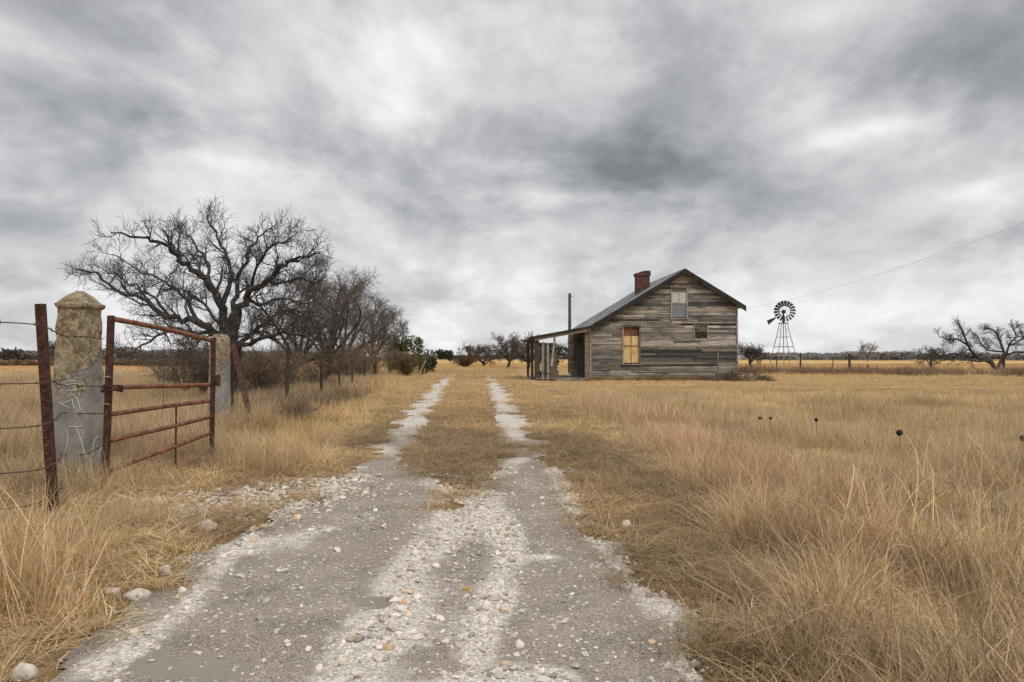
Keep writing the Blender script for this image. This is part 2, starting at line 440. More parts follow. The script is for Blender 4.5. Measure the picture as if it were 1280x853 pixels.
soil = np.clip(1 - np.abs(road_in(X, Y)) / .5, 0, 1) * (Y < 40)
gc = lerp(gc, np.array((.23, .165, .11)), soil * .6)
gc = lerp(gc, np.array((.28, .21, .15)), GATE_GRAVEL(X, Y) * .9)
farf = sstep(60, 110, np.hypot(X, Y))
gc = lerp(gc, np.array((.60, .42, .22)), farf)
gc = lerp(gc, np.array((.34, .24, .14)), sstep(330, 420, np.hypot(X, Y)))
ground = gridmesh('ground', X, Y, Z, gc, groundmat()); tag(ground, 'dry brown ground under the grass, out to the horizon', 'ground', None, 'structure')

def lanemat():
    m, t, b = newmat('lane_gravel')
    o = t.n('ShaderNodeTexCoord').outputs['Object']
    pale = t.n('ShaderNodeAttribute', attribute_name='pale').outputs['Fac']
    clay = t.n('ShaderNodeAttribute', attribute_name='clay').outputs['Fac']
    n1 = t.noise(o, 2.2, 6, .6); n2 = t.noise(o, 90, 4, .7); n3 = t.noise(o, 14, 6, .7)
    vor = t.n('ShaderNodeTexVoronoi'); vor.inputs['Scale'].default_value = 55; t.l(o, vor.inputs['Vector'])
    v2 = t.n('ShaderNodeTexVoronoi'); v2.inputs['Scale'].default_value = 95; t.l(o, v2.inputs['Vector'])
    v3 = t.n('ShaderNodeTexVoronoi'); v3.inputs['Scale'].default_value = 26; t.l(o, v3.inputs['Vector'])
    base = t.mix(t.ramp(n1, .3, .7), (.20, .170, .142), (.305, .265, .222))
    base = t.mix(t.m('MULTIPLY', t.ramp(t.noise(o, 1.1, 7, .65), .45, .68), .6), base, (.20, .155, .115))
    base = t.mix(1.0, base, t.mix(t.ramp(n2, .25, .75), (.45, .45, .45), (1.6, 1.58, 1.55)), 'MULTIPLY')
    sp = t.n('ShaderNodeSeparateColor'); t.l(v2.outputs['Color'], sp.inputs[0])
    base = t.mix(t.m('MULTIPLY', t.m('GREATER_THAN', sp.outputs[0], .70), t.ramp(v2.outputs['Distance'], .5, .3)), base, (.44, .40, .35))
    sp3 = t.n('ShaderNodeSeparateColor'); t.l(v3.outputs['Color'], sp3.inputs[0])
    base = t.mix(t.m('MULTIPLY', t.m('GREATER_THAN', sp3.outputs[1], .80), t.ramp(v3.outputs['Distance'], .34, .25)), base, (.55, .5, .44))
    sc = t.n('ShaderNodeSeparateColor'); t.l(vor.outputs['Color'], sc.inputs[0])
    chips = t.mix(sc.outputs[0], (.52, .47, .41), (.84, .80, .74))
    chips = t.mix(t.ramp(vor.outputs['Distance'], .35, .62), chips, (.44, .40, .355))
    chips = t.mix(t.m('MULTIPLY', n3, .25), chips, (.5, .38, .28))
    pm_ = t.ramp(t.m('ADD', pale, t.m('MULTIPLY', t.m('SUBTRACT', n3, .5), 1.1)), .22, .80)
    c = t.mix(pm_, base, chips)
    c = t.mix(t.ramp(t.m('ADD', clay, t.m('MULTIPLY', t.m('SUBTRACT', t.noise(o, 6, 7, .7), .5), 2.2)), .40, .62), c, t.mix(1.0, t.mix(n1, (.20, .178, .148), (.29, .262, .215)), t.mix(n2, (.75, .75, .75), (1.25, 1.25, 1.25)), 'MULTIPLY'))
    t.l(c, b.inputs['Base Color']); b.inputs['Roughness'].default_value = .95; b.inputs['Specular IOR Level'].default_value = .15
    bn = t.n('ShaderNodeBump'); bn.inputs['Strength'].default_value = .7; bn.inputs['Distance'].default_value = .012
    h = t.m('ADD', t.m('MULTIPLY', vor.outputs['Distance'], t.m('MULTIPLY', pm_, -1.0)), t.m('MULTIPLY', n2, .5))
    t.l(h, bn.inputs['Height']); t.l(bn.outputs[0], b.inputs['Normal'])
    return m
LM = lanemat()
def pale_at(x, y):
    r = RIDGES(x, y); d = road_in(x, y)
    n = fbm(x * 2.2, y * 2.2, 44, 5)
    p = r * (.1 + 1.45 * n) + CENTRE(x, y) * .75 * (fbm(x * 3, y * 3, 48, 4) - .3)
    p = np.maximum(p, np.clip(1 - d / .16, 0, 1) * (.35 + .5 * n) * sstep(4, 8, y))
    p = np.maximum(p, sstep(9, 16, y) * (.3 + .95 * n))
    return p
def clay_at(x, y):
    c = np.zeros_like(x)
    for (u, v), (a, b_) in PATCHES:
        q = gp(u, v); c = np.maximum(c, np.exp(-(((x - q[0]) / a) ** 2 + ((y - q[1]) / b_) ** 2)))
    return c
lx = np.arange(-4.2, 2.4, .05)
ly = np.concatenate([np.arange(1.2, 13, .05), np.arange(13, 30, .12), np.arange(30, 59, .25)])
LX, LYg = np.meshgrid(lx, ly)
xc = (ROAD_L(LYg) + ROAD_R(LYg)) / 2
LX = LX + xc + .9
d = road_in(LX, LYg)
LZ = .006 + .012 * RIDGES(LX, LYg) * (LYg < 14) - .02 * np.exp(-((LX - xc) / .5) ** 2) * 0
lane = gridmesh('driveway', LX, LYg, LZ, np.ones(LX.shape + (3,)), LM, keep=(d > 0), extra={'pale': pale_at(LX, LYg), 'clay': clay_at(LX, LYg)})
tag(lane, 'two-track driveway of grey packed earth and white gravel', 'driveway', None, 'structure')
tx, ty = np.meshgrid(np.arange(-7, 20, .3), np.arange(50, 58.5, .3))
dd = np.minimum(ty - 52.2, 56.8 - ty) + (fbm(tx * .5, ty * .5, 71, 3) - .5) * 2.4
trk = gridmesh('farm_track', tx, ty, np.full(tx.shape, .004), np.ones(tx.shape + (3,)), LM, keep=(dd > 0), extra={'pale': np.full(tx.shape, .62), 'clay': np.zeros(tx.shape)})
tag(trk, 'pale gravel farm track crossing behind the porch', 'track', None, 'structure')

# ------------------------------------------------------------------ grass
rs = np.random.RandomState(7)
def blades(n, h0, h1, disc, lean0, lean1, w, segs, seed, curl=.5, lie=False, cvar=.28, stalk=0):
    r = random.Random(seed); mb = MB()
    for i in range(n):
        a = r.uniform(0, 6.283); rr = disc * math.sqrt(r.random()); x, y = rr * math.cos(a), rr * math.sin(a)
        hgt = r.uniform(h0, h1); az = a + r.gauss(0, 1.1) if not lie else r.uniform(0, 6.283)
        ln = R(r.uniform(lean0, lean1)); cu = r.uniform(.1, 1) * curl; wd = w * r.uniform(.6, 1.25)
        k = 1 + r.uniform(-cvar, cvar); col = (k * r.uniform(.97, 1.05), k, k * r.uniform(.9, 1.12))
        if stalk and r.random() < stalk: hgt *= 1.45; ln *= .5; cu *= .5; col = tuple(q * 1.22 for q in col)
        p = Vector((x, y, .0 if not lie else r.uniform(.004, .03))); side = Vector((-math.sin(az + r.uniform(-1, 1)), math.cos(az), 0)); side.normalize()
        rows = []; tw = r.uniform(-.35, .35)
        for s in range(segs + 1):
            t = s / segs; an = ln + cu * t * t
            rows.append((p.copy(), wd * (1 - .85 * t ** 1.5)))
            d_ = Vector((math.cos(az + tw * t) * math.sin(an), math.sin(az + tw * t) * math.sin(an), math.cos(an)))
            p = p + d_ * (hgt / segs)
            if p.z < .006: p.z = .006 + r.random() * .01
        n0 = len(mb.v)
        for q, ww in rows:
            mb.v.append(tuple(q - side * ww * .5)); mb.v.append(tuple(q + side * ww * .5))
        for s in range(segs):
            i0 = n0 + 2 * s; mb.f.append((i0, i0 + 1, i0 + 3, i0 + 2)); mb.c.append(col); mb.uv.append([(0, 0)] * 4)
    return mb.mesh('grass_blades', M['grass'])

def cand(y0, y1, dens, xmul=.84, xadd=1.6):
    xm = xmul * y1 + xadd
    n = int(dens * 2 * xm * (y1 - y0))
    x = rs.uniform(-xm, xm, n); y = rs.uniform(y0, y1, n)
    k = np.abs(x) < xmul * y + xadd
    return x[k], y[k]
HOUSE_O = Vector((xat(738, 42.7), 42.7, 0)); HOUSE_A = R(3.6)
def house_clear(x, y, pad=.1):
    dx, dy = x - HOUSE_O.x, y - HOUSE_O.y; c, s = math.cos(HOUSE_A), math.sin(HOUSE_A)
    lx_, ly_ = dx * c + dy * s, -dx * s + dy * c
    return ~((lx_ > -3.6 - pad) & (lx_ < 9.4 + pad) & (ly_ > -pad) & (ly_ < 9 + pad))
def tallness(x, y):
    n = (fbm(x * 1.1, y * 1.1, 61, 3) - .5) * .9
    r_ = sstep(0, .45, x - TALL_R(y) + n * .7) * (1 - .75 * sstep(.56, .68, fbm(x * .55, y * .3, 66, 4)) * (y < 20)); l_ = sstep(0, .4, TALL_L(y) - x + n * .6)
    return np.maximum(r_, l_ * (1 - sstep(.1, .35, GATE_GRAVEL(x, y))))
def place(name, x, y, sc, tilt, sources, label, cat='grass', tintmul=1.0, zoff=0.0, wind=0.0, tvar=.26):
    n = len(x); z = gheight(x, y) + zoff
    rot = np.stack([rs.normal(0, tilt, n), rs.normal(wind, tilt, n), rs.uniform(0, 6.283, n)], -1)
    t = grass_tint(x, y) * tintmul * (1 + rs.uniform(-tvar, tvar, (n, 1)))
    t = t * (1 + rs.uniform(-.05, .05, (n, 3)))
    s = np.stack([sc * rs.uniform(.9, 1.15, n)] * 3, -1); s[:, 2] *= rs.uniform(.85, 1.15, n)
    return scatter(name, np.stack([x, y, z], -1), rot, s, rs.randint(0, len(sources), n), t, sources, label, cat)

def straw_mesh(i):
    return blades(9, .45, .85, .2, 12, 60, .006, 8, 260 + i, 2.2, cvar=.15)
tall_src = [blades(44, .16, .52, .13, 5, 62, .0056, 6, 10 + i, 1.9, stalk=.05, cvar=.5) for i in range(6)] + [blades(50, .2, .5, .2, 2, 44, .0044, 5, 30 + i, 1.2, stalk=.1, cvar=.5) for i in range(4)] + [blades(26, .12, .45, .16, 10, 70, .0055, 7, 230 + i, 2.6, cvar=.55) for i in range(2)] + [straw_mesh(i) for i in range(2)]
x, y = cand(1.6, 14, 95); tn = tallness(x, y); cl = sstep(.3, .7, fbm(x * 1.5, y * 1.5, 81, 3))
k = (rs.random(len(x)) < tn * (.14 + .86 * cl)) & (road_in(x, y) < -.08)
leftn = x[k] < 0
sc = (.42 + .72 * cl[k]) * (.62 + .38 * tn[k]) * np.where(leftn, 1.0 - .22 * sstep(4.2, 7.5, y[k]) - .25 * np.exp(-((y[k] - 6.0) / 1.0) ** 2) + .25 * sstep(1.2, 2.2, TALL_L(y[k]) - x[k]) * (y[k] > 9), .95 - .22 * sstep(7, 13, y[k]))
xk, yk = x[k], y[k]
TUS = [(1115, 700, 1.25), (1000, 690, 1.05), (1030, 640, .9), (1060, 790, 1.05), (1230, 740, 1.2), (1180, 640, 1.1), (985, 610, 1.0), (880, 570, .95), (1260, 610, 1.1), (1010, 830, 1.0), (905, 690, .5), (935, 740, .55), (915, 815, .5), (150, 660, .6), (85, 715, .8), (40, 760, 1.0), (190, 655, .5), (320, 586, .7), (385, 585, .9), (30, 700, 1.1), (300, 585, .8), (350, 592, .8)]
ex, ey, es = [], [], []
for u_, v_, f_ in TUS:
    q_ = gp(u_, v_); m_ = 14; ex += list(q_[0] + rs.normal(0, .13, m_)); ey += list(q_[1] + rs.normal(0, .13, m_)); es += list(f_ * rs.uniform(.85, 1.25, m_))
xk = np.concatenate([xk, ex]); yk = np.concatenate([yk, ey]); sc = np.concatenate([sc, es])
place('tall_meadow_grass', xk, yk, sc, .3, tall_src, 'tall dry straw grass in tangled tufts close to the driveway')

mat_src = [blades(44, .05, .15, .14, 30, 84, .005, 3, 50 + i, .6, lie=False) for i in range(4)] + [blades(40, .14, .42, .2, 78, 89.5, .005, 3, 60 + i, .12, lie=True, cvar=.55) for i in range(4)]
x, y = cand(1.6, 14, 90); tn = tallness(x, y)
ri = road_in(x, y); gg = GATE_GRAVEL(x, y)
k = (rs.random(len(x)) < np.where(tn > .5, .45, .95) * sstep(np.where(x < ROAD_L(y) + .6, .1, .24), -.14, ri) * (1 - .92 * gg))
place('matted_verge_grass', x[k], y[k], rs.uniform(.7, 1.25, k.sum()), .1, mat_src, 'short flattened brown thatch along the verges and lane middle', tintmul=.98)

mid_src = [blades(54, .14, .42, .34, 3, 50, .0085, 4, 70 + i, 1.3, stalk=.08, cvar=.38) for i in range(5)]
x, y = cand(14, 46, 12); tn = tallness(x, y); cl = sstep(.25, .75, fbm(x * .55, y * .55, 82, 4))
k = (rs.random(len(x)) < tn * (.5 + .9 * cl)) & (road_in(x, y) < -.15) & house_clear(x, y)
hs = 1.05 - .72 * sstep(19, 30, y[k]) * (x[k] > 0)
place('field_grass', x[k], y[k], (.42 + .62 * cl[k]) * hs, .22, mid_src, 'dry straw grass of the field in front of the farmhouse')
midm_src = [blades(60, .05, .14, .3, 20, 75, .009, 2, 90 + i, .4) for i in range(4)]
x, y = cand(14, 58, 14); tn = tallness(x, y)
k = (tn < .6) & (np.abs(x + 1.5) < 9) & (rs.random(len(x)) < sstep(.2, -.2, road_in(x, y))) & house_clear(x, y)
place('lane_grass', x[k], y[k], rs.uniform(.7, 1.2, k.sum()), .08, midm_src, 'low golden grass on the far lane between the wheel tracks', tintmul=1.05)
far_src = [blades(60, .12, .3, 1.0, 5, 40, .024, 2, 100 + i, .5) for i in range(4)]
x, y = cand(44, 150, .55, .86, 3)
k = (~((y > 51.5) & (y < 57.5) & (x > -7) & (x < 16))) & house_clear(x, y, .8)
place('distant_grass', x[k], y[k], rs.uniform(.7, 1.3, k.sum()) * np.where(x[k] > 0, .8, 1.0), .05, far_src, 'pale golden grass of the far fields', tvar=.1)

# ------------------------------------------------------------------ gravel
def stone_mesh(seed, flat=.6):
    r = random.Random(seed); import bmesh
    bm = bmesh.new(); bmesh.ops.create_icosphere(bm, subdivisions=2, radius=.5)
    ax = [r.uniform(.75, 1.25), r.uniform(.6, 1.0), flat * r.uniform(.7, 1.2)]
    for v in bm.verts:
        k = 1 + .55 * mnoise.noise(v.co * 2.4 + Vector((seed * 3.1, 0, 0))) + r.uniform(-.08, .08); v.co = Vector((v.co.x * ax[0] * k, v.co.y * ax[1] * k, v.co.z * ax[2] * k))
    me = bpy.data.meshes.new('stone'); bm.to_mesh(me); bm.free(); me.materials.append(M['gravel']); return me
st_src = [stone_mesh(i) for i in range(8)]
def gravel(name, x, y, size, label, warm=.07):
    n = len(x)
    z = np.where(road_in(x, y) > 0, .006 + .012 * RIDGES(x, y) * (y < 14), gheight(x, y)) + size * .12
    rot = np.stack([rs.normal(0, .25, n), rs.normal(0, .25, n), rs.uniform(0, 6.28, n)], -1)
    b = rs.uniform(.6, 1.15, (n, 1)); t = np.array((.66, .605, .53)) * b
    w = rs.random(n) < warm; t[w] = t[w] * np.array((1.0, .84, .68))
    g_ = rs.random(n) < .15; t[g_] = t[g_] * .65
    return scatter(name, np.stack([x, y, z], -1), rot, np.stack([size] * 3, -1), rs.randint(0, 8, n), t, st_src, label, 'gravel')
x, y = cand(1.6, 9, 2600, .8, .3)
inside = road_in(x, y) > -.3
x, y = x[inside], y[inside]
p = pale_at(x, y) * (1 - clay_at(x, y)); dens = sstep(.25, 1.15, p) * .32 + .07 + .16 * CENTRE(x, y) * fbm(x * 1.5, y * 1.5, 47, 3)
dens = dens * np.where(road_in(x, y) < .03, .5, 1.0)
k = (rs.random(len(x)) < dens)
x, y, p = x[k], y[k], p[k]
size = np.exp(rs.normal(math.log(.0100), .7, len(x))) * (1 + .5 * p); big = (rs.random(len(x)) < .025 * sstep(.3, .8, p)) & (y < 6); size = np.where(big, rs.uniform(.028, .055, len(x)), size); size = np.clip(size, .005, .055)
gravel('driveway_gravel', x, y, size, 'loose white limestone gravel in ridges on the driveway')
x, y = cand(5, 11, 1100, .8, .3)
k = rs.random(len(x)) < .9 * sstep(.05, .6, GATE_GRAVEL(x, y) * (.4 + 1.1 * fbm(x * 2, y * 2, 91, 3)))
x, y = x[k], y[k]
gravel('gateway_gravel', x, y, np.clip(np.exp(rs.normal(math.log(.021), .55, len(x))), .012, .09), 'spread of pale pinkish stones on the ground beside the open gate', .2)

def rock(u, v, w, h, label, colr=(1, 1, 1), seed=0, flat=1, name='rock'):
    q = gp(u, v); r = random.Random(seed + 500); w *= 1.2; h *= 1.5
    import bmesh
    bm = bmesh.new(); bmesh.ops.create_icosphere(bm, subdivisions=3, radius=1)
    off = [Vector((r.uniform(-9, 9), r.uniform(-9, 9), 0)) for _ in range(1)][0]
    mb = MB()
    from mathutils import noise as mn
    for vv in bm.verts:
        k = 1 + .38 * mn.noise(vv.co * 1.1 + off) + .12 * mn.noise(vv.co * 3 + off)
        vv.co = Vector((vv.co.x * w * .5 * k, vv.co.y * w * .38 * k, max(vv.co.z, -.5) * h * .6 * k))
    n0 = [tuple(vv.co) for vv in bm.verts]; fs = [tuple(a.index for a in f.verts) for f in bm.faces]; bm.free()
    mb.faces([(a + q[0], b_ + q[1], c + float(gheight(q[0], q[1])) + h * .28) for a, b_, c in n0], fs, colr)
    return solo(mb, name, M['rock'], label, 'rock', (q[0], q[1], float(gheight(q[0], q[1]))), smooth=True)
rock(172, 749, .12, .045, 'long white rock lying at the left edge of the driveway grass', seed=1)
rock(207, 719, .065, .05, 'round cream rock just above the long white one by the verge', seed=2)
rock(140, 743, .075, .03, 'flat pale rock half hidden in grass left of the long white rock', (.95, .9, .85), 3)
rock(30, 848, .085, .05, 'white rock in the bottom left corner of the driveway edge', seed=4)
rock(443, 779, .085, .018, 'flat pale grey slab stone below the small clay patch', (.85, .87, .9), 5)
rock(484, 815, .06, .03, 'tan blocky stone amid the white stones at the bottom middle', (.9, .68, .5), 6)
rock(503, 758, .04, .025, 'small orange-tan stone right of the clay patch', (.95, .62, .42), 7)
rock(488, 751, .035, .02, 'small rust-red stone on the edge of the clay patch', (.7, .22, .1), 8)
rock(498, 731, .06, .03, 'cream stone above the rust-red stone on the gravel ridge', (.92, .86, .78), 9)
rock(584, 739, .04, .02, 'ochre stone alone on the middle of the driveway', (.75, .5, .2), 10)
rock(782, 661, .08, .05, 'pinkish white rock on the brown thatch of the right verge', (1, .86, .76), 11)
rock(797, 673, .045, .03, 'small brown rock beside the pinkish one on the right verge', (.7, .5, .36), 12)
rock(262, 667, .12, .08, 'weathered pale rock half sunk where the gate entrance meets the driveway', (.75, .68, .6), 13)
rock(346, 627, .06, .04, 'clean white rock on the gateway gravel nearest the driveway', seed=14)
q0, q1 = gp(308, 670), gp(340, 664)
mb = MB(); mb.tube([(q0[0], q0[1], .03), ((q0[0] + q1[0]) / 2, (q0[1] + q1[1]) / 2 + .02, .045), (q1[0], q1[1], .035)], [.013, .015, .009], 6, (4.2, 3.9, 3.3))
solo(mb, 'stick', M['post_wood'], 'pale stick lying on the left edge of the driveway', 'stick', (q0[0], q0[1], 0))

# ------------------------------------------------------------------ trees
def smooth_line(P, sub=3):
    P = [Vector(p) for p in P]; out = []
    for i in range(len(P) - 1):
        p0, p1, p2, p3 = P[max(i - 1, 0)], P[i], P[i + 1], P[min(i + 2, len(P) - 1)]
        for s in range(sub):
            t = s / sub
            out.append(.5 * ((2 * p1) + (p2 - p0) * t + (2 * p0 - 5 * p1 + 4 * p2 - p3) * t * t + (3 * p1 - p0 - 3 * p2 + p3) * t ** 3))
    out.append(P[-1]); return out
def rdir(rng, d, amin, amax):
    a = d.orthogonal().normalized(); b = d.cross(a); th = rng.uniform(0, 6.283); an = R(rng.uniform(amin, amax))
    return (d * math.cos(an) + (a * math.cos(th) + b * math.sin(th)) * math.sin(an)).normalized()
def branchlets(L, pts, rad, lvl, cfg, rng, t0=.2):
    """children along a polyline"""
    if lvl >= len(cfg['n']): return
    n = cfg['n'][lvl]; length = cfg['len'][lvl]
    for i in range(n):
        t = t0 + (1 - t0) * (i + rng.random()) / n; f = t * (len(pts) - 1); j = min(int(f), len(pts) - 2); q = f - j
        p = pts[j].lerp(pts[j + 1], q); d = (pts[j + 1] - pts[j]).normalized(); r = rad[j] + (rad[j + 1] - rad[j]) * q
        dd = rdir(rng, d, *cfg.get('ang', (30, 70))); dd = (dd + Vector((0, 0, cfg['up'][lvl]))).normalized()
        l = length * rng.uniform(.55, 1.25) * (1.1 - .45 * t)
        r0 = max(min(r * .62, cfg['r'][lvl] * rng.uniform(.7, 1.2)), cfg['rmin'])
        ns = cfg['seg'][lvl]; cp = [p]; cr = [r0]; cd = dd
        for s in range(ns):
            cd = (cd + Vector((rng.gauss(0, 1), rng.gauss(0, 1), rng.gauss(0, 1))) * cfg['wan'] + Vector((0, 0, cfg['up'][lvl] * .35))).normalized()
            p = p + cd * (l / ns); cp.append(p); cr.append(max(r0 * (1 - .75 * (s + 1) / ns), cfg['rmin'] * .7))
        if min(a.z for a in cp) < .05: continue
        L.append((lvl + 1, cp, cr)); branchlets(L, cp, cr, lvl + 1, cfg, rng, .12)
def emit_tree(name, label, base, limbs, L, group=None, cat='tree', twigmat=None, tcol=(1, 1, 1)):
    root = thing(name, label, cat, base, 0, group)
    mb = MB(); rr = random.Random(3)
    for pts, rad in limbs: mb.tube(pts, rad, 9, jit=.1, rng=rr)
    mb.build('trunk', M['bark'], root, True)
    mb = MB()
    for lvl, pts, rad in L:
        k = rr.uniform(.75, 1.25); mb.tube(pts, rad, 5 if lvl < 2 else 3, (k * tcol[0], k * tcol[1], k * tcol[2]), cap=False)
    mb.build('crown', twigmat or M['twig'], root, True)
    return root
def auto_tree(name, label, u, Y, h, spread, seed, cfg, nl=6, lean=(0, 0), group=None, trunk=.22, r=None, tcol=(1, 1, 1), x=None, cat='tree', multi=1):
    rng = random.Random(seed); X0 = xat(u, Y) if x is None else x
    base = Vector((X0, Y, float(gheight(X0, Y)))); r = r or h * .028
    limbs = []; L = []
    for m in range(multi):
        b0 = base + Vector((rng.uniform(-.3, .3), rng.uniform(-.3, .3), 0)) * (multi > 1)
        dl = Vector((lean[0] + rng.gauss(0, .1 + .3 * (multi > 1)), lean[1] + rng.gauss(0, .1), 1)).normalized()
        tp = [b0 - Vector((0, 0, .1)), b0 + dl * h * trunk * .5 + Vector((rng.gauss(0, .04), 0, 0)) * h, b0 + dl * h * trunk]
        tp = smooth_line(tp, 3); limbs.append((tp, [r * (1.35 - .5 * i / (len(tp) - 1)) for i in range(len(tp))]))
        for i in range(nl):
            az = 6.283 * (i + rng.random() * .8) / nl; el = R(rng.uniform(12, 75)); ln = 1.0
            d = Vector((math.cos(az) * math.cos(el), math.sin(az) * math.cos(el), math.sin(el)))
            end = tp[-1] + Vector((d.x * spread * .5, d.y * spread * .5, d.z * h * (1 - trunk) * .8)) * rng.uniform(.65, 1)
            midp = tp[-1].lerp(end, .45) + Vector((rng.gauss(0, .06), rng.gauss(0, .06), rng.uniform(-.02, .1))) * h
            m2 = tp[-1].lerp(end, .75) + Vector((rng.gauss(0, .06), rng.gauss(0, .06), rng.uniform(-.02, .08))) * h
            lp = smooth_line([tp[-1] - dl * .05 * h, midp, m2, end], 4); n = len(lp)
            lr = [r * .75 * (1 - .85 * (j / (n - 1)) ** .8) for j in range(n)]
            limbs.append((lp, lr)); branchlets(L, lp, lr, 0, cfg, rng, .2)
    return emit_tree(name, label, base, limbs, L, group, cat, tcol=tcol)
CFG_BIG = dict(n=(13, 8, 5), len=(.95, .58, .32), r=(.045, .019, .0085), seg=(5, 4, 3), up=(.16, .2, .2), wan=.2, rmin=.0055, ang=(28, 72))
# big oak beside the gate
rng = random.Random(42); D0 = 21.0
spec = [
    ([(286, 508), (283, 480), (284, 455), (285, 430), (283, 415)], .30, .17, 0, False),
    ([(290, 507), (294, 480), (293, 455), (291, 432)], .24, .16, .25, False),
    ([(284, 440), (279, 405), (275, 375), (262, 345), (243, 328), (224, 314), (214, 298), (198, 284), (172, 278), (128, 268)], .19, .015, -1.6, True),
    ([(275, 380), (284, 352), (289, 330), (283, 302), (270, 278), (262, 258), (256, 243)], .11, .012, 1.0, True),
    ([(281, 440), (264, 410), (246, 401), (225, 396), (204, 389), (182, 374), (160, 362), (130, 346), (108, 332), (80, 322)], .17, .012, -1.2, True),
    ([(264, 412), (243, 418), (220, 412), (196, 418), (172, 430), (152, 442)], .08, .012, -2.0, True),
    ([(289, 440), (297, 400), (306, 372), (322, 350), (340, 338), (351, 322), (366, 312), (386, 306), (408, 298)], .17, .014, -.8, True),
    ([(291, 442), (311, 421), (331, 403), (353, 387), (374, 384), (402, 388)], .11, .012, 1.6, True),
    ([(292, 445), (315, 429), (345, 419), (372, 417), (398, 426)], .11, .012, -1.5, True),
    ([(285, 415), (293, 370), (300, 335), (311, 303), (325, 276), (345, 262)], .12, .012, 1.9, True),
    ([(306, 372), (332, 372), (357, 366), (387, 372), (420, 362)], .07, .01, 2.2, True),
    ([(264, 347), (256, 322), (250, 300), (236, 276), (214, 262)], .07, .01, 1.2, True),
    ([(204, 389), (188, 366), (168, 350), (146, 334), (122, 324)], .06, .01, 1.4, True),
    ([(246, 401), (234, 375), (214, 352), (190, 335), (160, 322), (130, 300)], .08, .01, 2.0, True),
    ([(340, 338), (352, 345), (372, 338), (396, 342), (418, 332)], .05, .01, -1.2, True),
    ([(322, 350), (322, 322), (334, 298), (352, 284), (372, 272)], .06, .01, -1.6, True),
    ([(283, 415), (262, 385), (240, 365), (222, 355), (196, 352)], .07, .01, 2.8, True),
    ([(284, 430), (272, 418), (250, 425), (232, 438)], .06, .01, -2.6, True),
]
limbs = []; L = []
for pxs, r0, r1, dy, kids in spec:
    n = len(pxs); P = [Vector(pt(287 + (u - 287) * .93, v if v > 415 else 415 - (415 - v) * .84, D0 + (dy * i / (n - 1) if kids else dy))) for i, (u, v) in enumerate(pxs)]
    if not kids: P[0].z = -.1
    S = smooth_line(P, 3); m = len(S); S = [p + Vector((rng.gauss(0, .045), rng.gauss(0, .05), rng.gauss(0, .045))) if 0 < i < m - 1 else p for i, p in enumerate(S)]
    r0 *= .84; rad = [r0 + (r1 * 1.6 - r0) * (i / (m - 1)) ** .85 for i in range(m)]
    limbs.append((S, rad))
    if kids: branchlets(L, S, rad, 0, CFG_BIG, rng, .22)
emit_tree('bare_oak_tree', 'largest bare spreading tree, rising behind the two gate pillars', limbs[0][0][0], limbs, L)

G_LANE = 'bare trees lining the left of the lane'
CFG_MID = dict(n=(10, 8, 5), len=(1.5, .85, .45), r=(.03, .013, .007), seg=(4, 3, 2), up=(.15, .15, .1), wan=.2, rmin=.006, ang=(28, 75))
auto_tree('bare_tree', 'bare grey tree just right of the largest tree, second along the lane', 370, 31, 6.6, 7.0, 11, CFG_MID, 8, group=G_LANE, tcol=(1.7, 1.55, 1.45), r=.125)
auto_tree('bare_tree', 'bare tree with a leaning dark trunk, third along the lane', 397, 36, 8.0, 8.0, 12, CFG_MID, 10, (.45, 0), G_LANE, tcol=(1.7, 1.55, 1.45), r=.125)
CFG_FARL = dict(CFG_MID, r=(.035, .016, .009), rmin=.0085)
auto_tree('bare_tree', 'twiggy bare tree, fourth along the lane, with low drooping limbs', 432, 44, 7.7, 8.2, 13, CFG_FARL, 10, group=G_LANE, tcol=(1.7, 1.55, 1.45), r=.125)
auto_tree('bare_tree', 'farthest bare tree of the lane, next to the green cedar', 470, 55, 7.3, 7.0, 14, CFG_FARL, 10, group=G_LANE, tcol=(1.7, 1.55, 1.45), r=.125)

CFG_FAR = dict(n=(7, 5, 4), len=(1.4, .8, .5), r=(.07, .04, .025), seg=(4, 3, 2), up=(.12, .15, .1), wan=.24, rmin=.022, ang=(28, 75))
auto_tree('bare_tree', 'small open bare tree on the rise at the end of the lane', 587, 140, 4.7, 9, 21, dict(CFG_FAR, rmin=.04), 6)
auto_tree('scrub_tree', 'round dense brown scrub tree left of the porch', 634, 92, 5.6, 7.6, 22, CFG_FAR, 11, tcol=(1.25, 1.05, .95))
auto_tree('scrub_tree', 'low brown scrub tree, left one of the clump beyond the lane', 605, 105, 4.2, 7.5, 23, CFG_FAR, 10, tcol=(1.3, 1.05, .95), trunk=.12)
auto_tree('scrub_tree', 'brown scrub tree partly hidden by the porch corner', 660, 84, 4.6, 6.5, 24, CFG_FAR, 10, tcol=(1.3, 1.1, 1))
auto_tree('bare_tree', 'faint bare tree seen through the open porch', 716, 100, 4.5, 7.0, 25, CFG_FAR, 6)
auto_tree('small_bare_tree', 'small bare tree just right of the house corner', 937, 78, 2.5, 3.0, 26, CFG_FAR, 6, trunk=.35, r=.11)
auto_tree('bare_tree', 'thin pale bare tree standing up from the right treeline', 1083, 230, 7.0, 9, 27, dict(CFG_FAR, len=(2.2, 1.3, .8), rmin=.03), 6, tcol=(2.6, 2.5, 2.4), r=.1)
auto_tree('scrub_tree', 'wide dark scrub tree on the far left horizon', 14, 185, 5.0, 12, 28, dict(CFG_FAR, rmin=.07, r=(.1, .08, .07), n=(9, 7, 5)), 9, trunk=.1)
auto_tree('bare_tree', 'faint bare tree showing between the leaning steel post and the near pillar', 76, 75, 3.3, 4.2, 29, CFG_FAR, 5, tcol=(1.4, 1.35, 1.3), trunk=.4)
